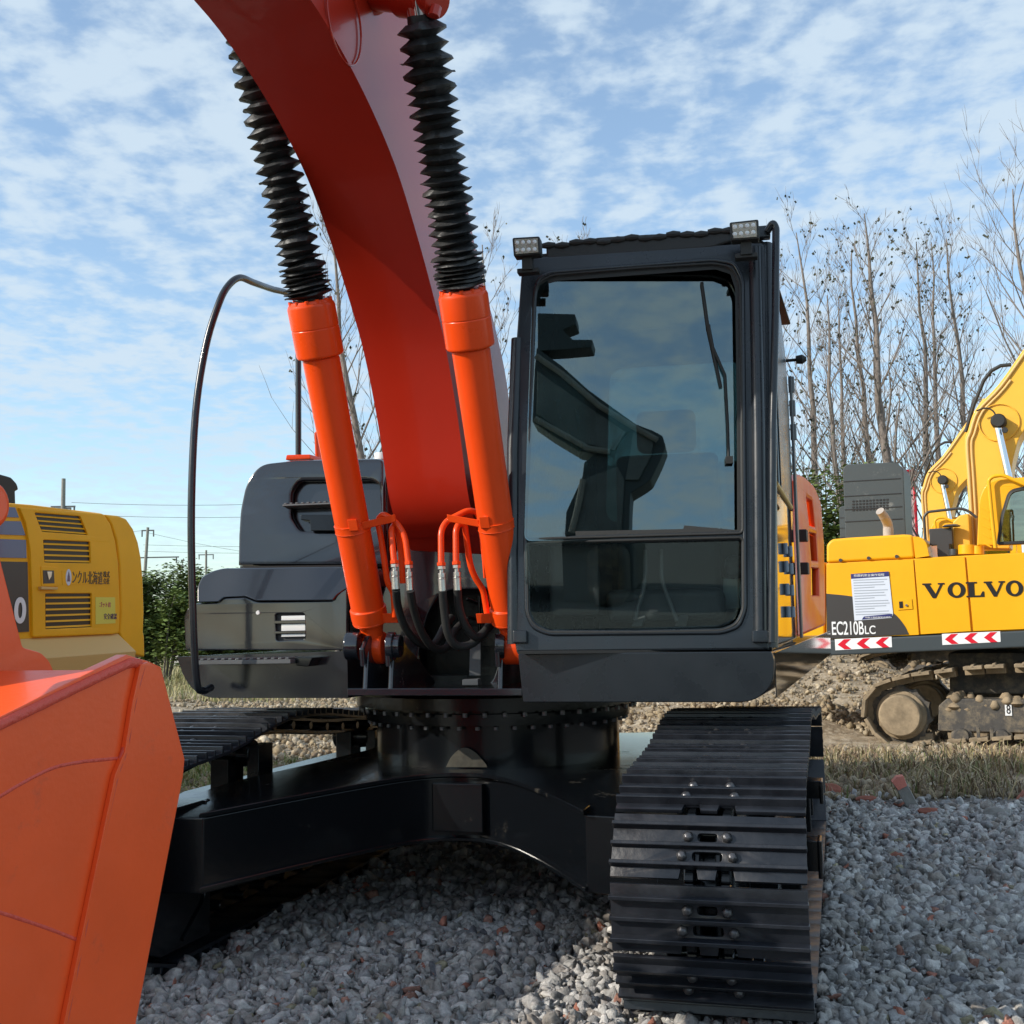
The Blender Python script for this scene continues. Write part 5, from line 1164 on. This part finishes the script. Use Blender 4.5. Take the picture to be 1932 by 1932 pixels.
# ================================================================= BACKGROUND
# right and left trees, bare
def add_seg(vs, fs, p, q_, r1, r2, n_=5):
    t = (q_-p).normalized(); x = t.orthogonal().normalized(); y = t.cross(x); b = len(vs)
    for c, r in ((p, r1), (q_, r2)):
        for i in range(n_): a = 2*pi*i/n_; vs.append(tuple(c+(x*cos(a)+y*sin(a))*r))
    for i in range(n_): j = (i+1) % n_; fs.append((b+i, b+j, b+n_+j, b+n_+i))
def bare_tree(loc, H, seed, label, lean=(0, 0), spread=.55, leaves=60, r0_=.11, dens=1., grp='bare trees behind the yellow excavators'):
    Rr = random.Random(seed); tv, tf, bv, bf, lv, lf = [], [], [], [], [], []
    def twig(p, d, L, r, depth):
        n_ = 3 if depth > 1 else 2; q_ = p
        for k in range(n_):
            d2 = (d+V((Rr.uniform(-.18, .18), Rr.uniform(-.18, .18), Rr.uniform(-.02, .16)))).normalized(); nx_ = q_+d2*(L/n_)
            ra = r*(1-k/n_*.6); rb2 = r*(1-(k+1)/n_*.6); add_seg(bv, bf, q_, nx_, ra, rb2, 4 if depth > 1 else 3); q_ = nx_; d = d2
            if depth > 0:
                for _ in range(2 if depth > 1 else (1 if Rr.random() < .45 else 2)):
                    a = Rr.uniform(0, 6.28); sd_ = V((cos(a), sin(a), Rr.uniform(.2, .9))).normalized(); twig(q_, (d+sd_*Rr.uniform(.5, .9)).normalized(), L*Rr.uniform(.38, .6), max(rb2*.6, .0052), depth-1)
        if depth <= 1 and Rr.random() < leaves/400:
            for _ in range(Rr.randint(1, 3)):
                c = q_+V((Rr.uniform(-.06, .06), Rr.uniform(-.06, .06), -Rr.uniform(0, .08))); s = Rr.uniform(.022, .048); a = Rr.uniform(0, 3.1); e1 = V((cos(a), sin(a), Rr.uniform(-.5, .5)))*s; e2_ = V((Rr.uniform(-.4, .4), Rr.uniform(-.4, .4), 1)).normalized()*s; b = len(lv)
                lv.extend([tuple(c-e1), tuple(c-e2_), tuple(c+e1), tuple(c+e2_)]); lf.append((b, b+1, b+2, b+3))
    p = V(loc); n_ = 12; pts = [p]; ln = V((lean[0], lean[1], 0))
    for k in range(n_):
        p = p+V((Rr.uniform(-.07, .07), Rr.uniform(-.07, .07), H/n_))+ln*(H/n_); pts.append(p)
    for k in range(n_): add_seg(tv, tf, pts[k], pts[k+1], r0_*(1-k/n_)**.85+.012, r0_*(1-(k+1)/n_)**.85+.012, 7)
    nb = int(25*dens)
    for k in range(nb):
        f = .16+.82*(k+Rr.random())/nb; i = min(int(f*n_), n_-1); q_ = pts[i].lerp(pts[i+1], f*n_-i); a = k*2.4+Rr.uniform(-.5, .5)
        L = H*spread*(1-f*.72)*Rr.uniform(.35, .62); up_ = Rr.uniform(.9, 1.9)
        twig(q_, V((cos(a), sin(a), up_)).normalized(), L, r0_*(1-f)*.34+.006, 2)
    T_ = thing('bare_tree', label, 'tree', loc, grp)
    for nm, v_, f_, m in (('trunk', tv, tf, 'bark'), ('branches', bv, bf, 'bark'), ('leaves', lv, lf, 'leaf')):
        if not v_: continue
        me = bpy.data.meshes.new(nm); me.from_pydata(v_, [], f_); me.shade_smooth(); link(nm, me, M[m], T_)
    return T_
def gx(u, Y): return P(u, 1180, Y).x
trees = [(1505, 27, 9.8, 'slim bare tree next to the black cab edge, yellow nest-like leaf clump low down', 60, .10),
         (1560, 28, 10.9, 'bare tree with the tallest tip of the group, left of the ribbed grey cover', 80, .11),
         (1590, 26, 8.6, 'bare forked tree rising just left of the ribbed grey cover', 60, .09),
         (1622, 30, 9.8, 'thin bare tree directly above the left half of the ribbed grey cover', 50, .09),
         (1668, 27, 10.0, 'bare tree rising straight above the middle of the ribbed grey cover', 80, .10),
         (1716, 26, 10.6, 'thickest forked bare tree, by the white and red wall piece', 60, .15),
         (1775, 28, 10.6, 'bare tree behind the smaller curved yellow boom', 90, .11),
         (1800, 30, 11.2, 'slim bare tree between the two curved yellow booms', 60, .10),
         (1845, 27, 10.2, 'bare tree just left of the large yellow boom top', 60, .10)]
for i, (u, Y, H, lab, lv_, r_) in enumerate(trees):
    bare_tree((gx(u, Y)+.9*(-.0), Y, 0), H, 40+i, lab, (-.035+.012*(i % 4), 0), .52, lv_, r_, 1.05)
bare_tree((gx(2040, 24), 24, 0), 10.4, 71, 'large spreading leafless tree cut by the right edge of the photo', (-.05, 0), .80, 6, .13, 1.2)
bare_tree((gx(735, 21), 21, 0), 8.8, 81, 'leafless tree seen between the left cylinder and the orange boom', (-.12, 0), .62, 60, .10, 1.2, None)
bare_tree((gx(640, 26), 26, 0), 5.6, 82, 'low leafless tree behind the black tank cover', (-.03, 0), .6, 60, .07, 1., None)
bare_tree((gx(948, 24), 24, 0), 9.4, 83, 'leafless tree between the right cylinder and the black cab', (0, 0), .5, 60, .09, 1.0, None)
bare_tree((gx(1120, 27), 27, 0), 10.6, 84, 'leafless tree behind the cab roof, only its tips showing', (0, 0), .5, 60, .09, 1.0, None)
# bushes
def bush(loc, sx, sy, H, n_, seed, label, m='leafg', grp=None, leaf=.055, base=.15):
    Rr = random.Random(seed); vs, fs, sv, sf = [], [], [], []
    blobs = [(Rr.uniform(-.75, .75), Rr.uniform(-.6, .6), Rr.uniform(.25, .80), Rr.uniform(.25, .5)) for _ in range(16)]
    for _ in range(14):
        a, b, c, r = Rr.choice(blobs); s0 = V((loc[0]+a*sx*.3, loc[1]+b*sy*.3, 0)); e = V((loc[0]+a*sx, loc[1]+b*sy, c*H+.3*H*Rr.random())); mid = (s0+e)/2+V((0, 0, .2*H)); add_seg(sv, sf, s0, mid, .03, .02); add_seg(sv, sf, mid, e, .02, .008)
    cl_ = []
    for _ in range(n_//14):
        a, b, c, r = Rr.choice(blobs); d = V((Rr.gauss(0, 1), Rr.gauss(0, 1), Rr.gauss(0, 1))).normalized()*r*Rr.uniform(.55, 1.08)
        cl_.append(V((loc[0]+(a+d.x)*sx, loc[1]+(b+d.y)*sy, max(base, (c+d.z*.75)*H))))
    for c in cl_:
        for _ in range(14):
            p = c+V((Rr.gauss(0, .11), Rr.gauss(0, .11), Rr.gauss(0, .09))); s = leaf*Rr.uniform(.6, 1.3); a = Rr.uniform(0, 6.28); e1 = V((cos(a), sin(a), Rr.uniform(-.4, .2)))*s; e2_ = V((-sin(a), cos(a), Rr.uniform(-.7, .7)))*s*.75; b = len(vs)
            vs.extend([tuple(p-e1), tuple(p-e2_), tuple(p+e1), tuple(p+e2_)]); fs.append((b, b+1, b+2, b+3))
    T_ = thing('leafy_bush', label, 'bush', (loc[0], loc[1], 0), grp)
    me = bpy.data.meshes.new('foliage'); me.from_pydata(vs, [], fs); link('foliage', me, M[m], T_)
    me = bpy.data.meshes.new('stems'); me.from_pydata(sv, [], sf); link('stems', me, M['bark'], T_)
bush((gx(300, 28), 28, 0), 1.5, 1.2, 2.9, 24000, 1, 'tall green bush next to the darker yellow excavator', grp='green bushes on the left')
bush((gx(385, 29), 29, 0), 1.7, 1.2, 2.75, 24000, 2, 'green bush behind the left hand rail, above the white vehicle', grp='green bushes on the left')
bush((gx(500, 31), 31, 0), 2.2, 1.3, 2.7, 18000, 3, 'green bush mostly hidden behind the black tool box', grp='green bushes on the left')
bush((gx(1570, 24), 24, 0), 1.3, 1.0, 4.3, 13000, 4, 'dark green bush behind the orange engine cover and ribbed cover', grp=None)
bush((gx(1725, 25), 25, 0), 1.0, .9, 2.6, 7000, 5, 'small dark bush between the ribbed cover and the rear yellow boom')
bush((gx(1640, 27), 27, 0), 1.3, 1.0, 4.0, 9000, 6, 'bush poking above the ribbed grey cover top')
# white wall piece with red trim
q = MB(); a = P(1705, 1040, 30); b = P(1731, 1040, 30)
w_ = thing('site_wall', 'white wall piece with thin red trim between the grey cover and rear boom', 'wall', (a.x, a.y, 0))
x0_, x1_ = a.x-1.2, b.x; zt = P(1731, 888, 30).z
q.box(((x0_+x1_)/2, 30.1, zt/2), x1_-x0_, .2, zt); link('wall_panel', q.mesh(), M['white'], w_)
q = MB(); q.box((x1_, 29.98, zt/2), .05, .1, zt+.02); q.box(((x0_+x1_)/2, 29.98, zt), x1_-x0_, .1, .05); link('red_trim', q.mesh(), M['red'], w_)
# power poles and wires
def pole(u, vtop, Y, label, arms, r=.14, lean=0):
    t = P(u, vtop, Y); T_ = thing('power_pole', label, 'power pole', (t.x-lean, t.y, 0), 'power poles on the left skyline')
    q = MB(); q.cyl((t.x-lean, t.y, 0), t, r*1.3, r*.8, 12); link('shaft', q.mesh(ang=60), M['conc'], T_)
    ends = []
    for (dz, w) in arms:
        q = MB(); q.box((t.x, t.y, t.z-dz), w, .12, .12); 
        for s in (-1, 1): q.cyl((t.x+s*w*.46, t.y, t.z-dz), (t.x+s*w*.46, t.y, t.z-dz-.6), .07, n=8)
        link('cross_arm', q.mesh(), M['grey'], T_)
    return t
t1 = pole(120, 903, 85, 'tall thin grey pole above the darker yellow excavator roof', ((6.0*.35, 1.8), (8.3*.27, 1.2)), .18)
t2 = pole(279, 995, 110, 'leaning pole with wide cross arm above the left bushes', ((2.9, 6.0), (.3, 1.2)), .16, .6)
t3 = pole(389, 1038, 150, 'smallest distant pole just right of the left hand rail', ((.6, 2.0),), .16)
for wi_, (u0_, v0_, u1_, v1_, Y, lab_) in enumerate(((135, 948, 700, 940, 85, 'topmost thin power line crossing the pale sky'), (100, 969, 700, 966, 85, 'second power line from the top, level across the pale sky'), (279, 1005, 620, 1060, 110, 'power line sloping down to the right from the leaning pole'), (-50, 1010, 279, 1000, 110, 'power line ending at the leaning pole from the left'), (270, 1028, 900, 1020, 110, 'power line just above the bush tops'), (270, 1040, 900, 1034, 112, 'lowest power line brushing the bush tops'))):
    a = P(u0_, v0_, Y); b = P(u1_, v1_, Y); wi = MB(); wi.tube([a.lerp(b, k/10)-Z*(1-((k-5)/5)**2)*.35 for k in range(11)], .020, 4)
    tag(link('power_line', wi.mesh(), M['grey']), lab_, 'wire', 'power lines in the lower left sky')
# white vehicle partly behind the tool box
cb = P(349, 1240, 30); CV = thing('parked_car', 'white vehicle half hidden between the left bushes and the black tool box', 'car', (cb.x, cb.y, 0))
prof = [(-1.0, .35), (-1.05, .75), (-.95, .92), (-.55, 1.0), (-.2, 1.38), (1.3, 1.42), (1.75, 1.05), (2.3, .95), (2.4, .4)]
q = MB(); q.prism([V((cb.x+.62+a, cb.y, b)) for a, b in prof], V((0, 1.6, 0))); cbo = link('body', q.mesh(.06, 3), M['white'], CV)
q = MB(); q.prism([V((cb.x+.62+a, cb.y-.01, b)) for a, b in ((-.35, 1.02), (-.12, 1.32), (1.2, 1.35), (1.5, 1.05))], V((0, 1.62, 0))); link('side_window', q.mesh(.01), M['glass'], cbo)
for a in (-.4, 1.6):
    q = MB(); q.cyl((cb.x+.62+a, cb.y-.02, .32), (cb.x+.62+a, cb.y+.2, .32), .32, n=24); link('wheel', q.mesh(.03), M['rubber'], CV)
# far tree line, left and right, reads as one mass
fv, ff = [], []
for k in range(16000):
    x = rng.uniform(-130, 150); y = rng.uniform(150, 175); z = abs(rng.gauss(0, 1))*1.6+1.2*mnoise.noise(V((x*.08, 0, 1)))+.4
    s = rng.uniform(.25, .6); b = len(fv); a = rng.uniform(0, 3.1); fv += [(x-cos(a)*s, y-sin(a)*s, z), (x, y, z-s), (x+cos(a)*s, y+sin(a)*s, z), (x, y, z+s)]; ff.append((b, b+1, b+2, b+3))
me = bpy.data.meshes.new('far_wood'); me.from_pydata(fv, [], ff); fw = link('far_wood', me, M['leafg']); tag(fw, 'low far-off wood along the horizon', 'wood', kind='stuff')

# lumps and debris at the gravel edge on the right
lump('broken_brick', 1570, 1497, 8.5, .10, .07, .09, M['brick'], 'dark red broken brick touching the track edge, leftmost of the debris', 'brick', (.2, .3, .4))
lump('broken_brick', 1646, 1520, 8.2, .12, .05, .035, M['brick'], 'flat red brick lying just right of the dark red lump', 'brick', (.1, .1, -.2))
lump('broken_brick', 1762, 1547, 7.7, .11, .05, .035, M['brick'], 'flat orange brick at the foot of the leaning post', 'brick', (0, .1, .1))
lump('concrete_lump', 1880, 1560, 7.5, .12, .07, .055, M['conc'], 'grey oval concrete lump at the right gravel edge', 'stone', (0, 0, .1))
q = MB(); q.prism([P(*p, 7.9) for p in ((1692, 1468), (1704, 1465), (1741, 1535), (1722, 1542), (1684, 1478))], V((.02, .07, 0))); po = link('marker_post', q.mesh(.008), M['conc']); tag(po, 'leaning concrete stake with pink painted tip in the dry grass', 'post')
q = MB(); q.prism([P(*p, 7.885) for p in ((1683, 1476), (1692, 1466), (1705, 1464), (1712, 1483), (1695, 1492))], V((.02, .09, 0))); link('painted_tip', q.mesh(.006), mat('faded pink paint', (.62, .20, .15), .8, bump=.3), po)

# ================================================================= machine behind the camera (seen mirrored in the cab glass)
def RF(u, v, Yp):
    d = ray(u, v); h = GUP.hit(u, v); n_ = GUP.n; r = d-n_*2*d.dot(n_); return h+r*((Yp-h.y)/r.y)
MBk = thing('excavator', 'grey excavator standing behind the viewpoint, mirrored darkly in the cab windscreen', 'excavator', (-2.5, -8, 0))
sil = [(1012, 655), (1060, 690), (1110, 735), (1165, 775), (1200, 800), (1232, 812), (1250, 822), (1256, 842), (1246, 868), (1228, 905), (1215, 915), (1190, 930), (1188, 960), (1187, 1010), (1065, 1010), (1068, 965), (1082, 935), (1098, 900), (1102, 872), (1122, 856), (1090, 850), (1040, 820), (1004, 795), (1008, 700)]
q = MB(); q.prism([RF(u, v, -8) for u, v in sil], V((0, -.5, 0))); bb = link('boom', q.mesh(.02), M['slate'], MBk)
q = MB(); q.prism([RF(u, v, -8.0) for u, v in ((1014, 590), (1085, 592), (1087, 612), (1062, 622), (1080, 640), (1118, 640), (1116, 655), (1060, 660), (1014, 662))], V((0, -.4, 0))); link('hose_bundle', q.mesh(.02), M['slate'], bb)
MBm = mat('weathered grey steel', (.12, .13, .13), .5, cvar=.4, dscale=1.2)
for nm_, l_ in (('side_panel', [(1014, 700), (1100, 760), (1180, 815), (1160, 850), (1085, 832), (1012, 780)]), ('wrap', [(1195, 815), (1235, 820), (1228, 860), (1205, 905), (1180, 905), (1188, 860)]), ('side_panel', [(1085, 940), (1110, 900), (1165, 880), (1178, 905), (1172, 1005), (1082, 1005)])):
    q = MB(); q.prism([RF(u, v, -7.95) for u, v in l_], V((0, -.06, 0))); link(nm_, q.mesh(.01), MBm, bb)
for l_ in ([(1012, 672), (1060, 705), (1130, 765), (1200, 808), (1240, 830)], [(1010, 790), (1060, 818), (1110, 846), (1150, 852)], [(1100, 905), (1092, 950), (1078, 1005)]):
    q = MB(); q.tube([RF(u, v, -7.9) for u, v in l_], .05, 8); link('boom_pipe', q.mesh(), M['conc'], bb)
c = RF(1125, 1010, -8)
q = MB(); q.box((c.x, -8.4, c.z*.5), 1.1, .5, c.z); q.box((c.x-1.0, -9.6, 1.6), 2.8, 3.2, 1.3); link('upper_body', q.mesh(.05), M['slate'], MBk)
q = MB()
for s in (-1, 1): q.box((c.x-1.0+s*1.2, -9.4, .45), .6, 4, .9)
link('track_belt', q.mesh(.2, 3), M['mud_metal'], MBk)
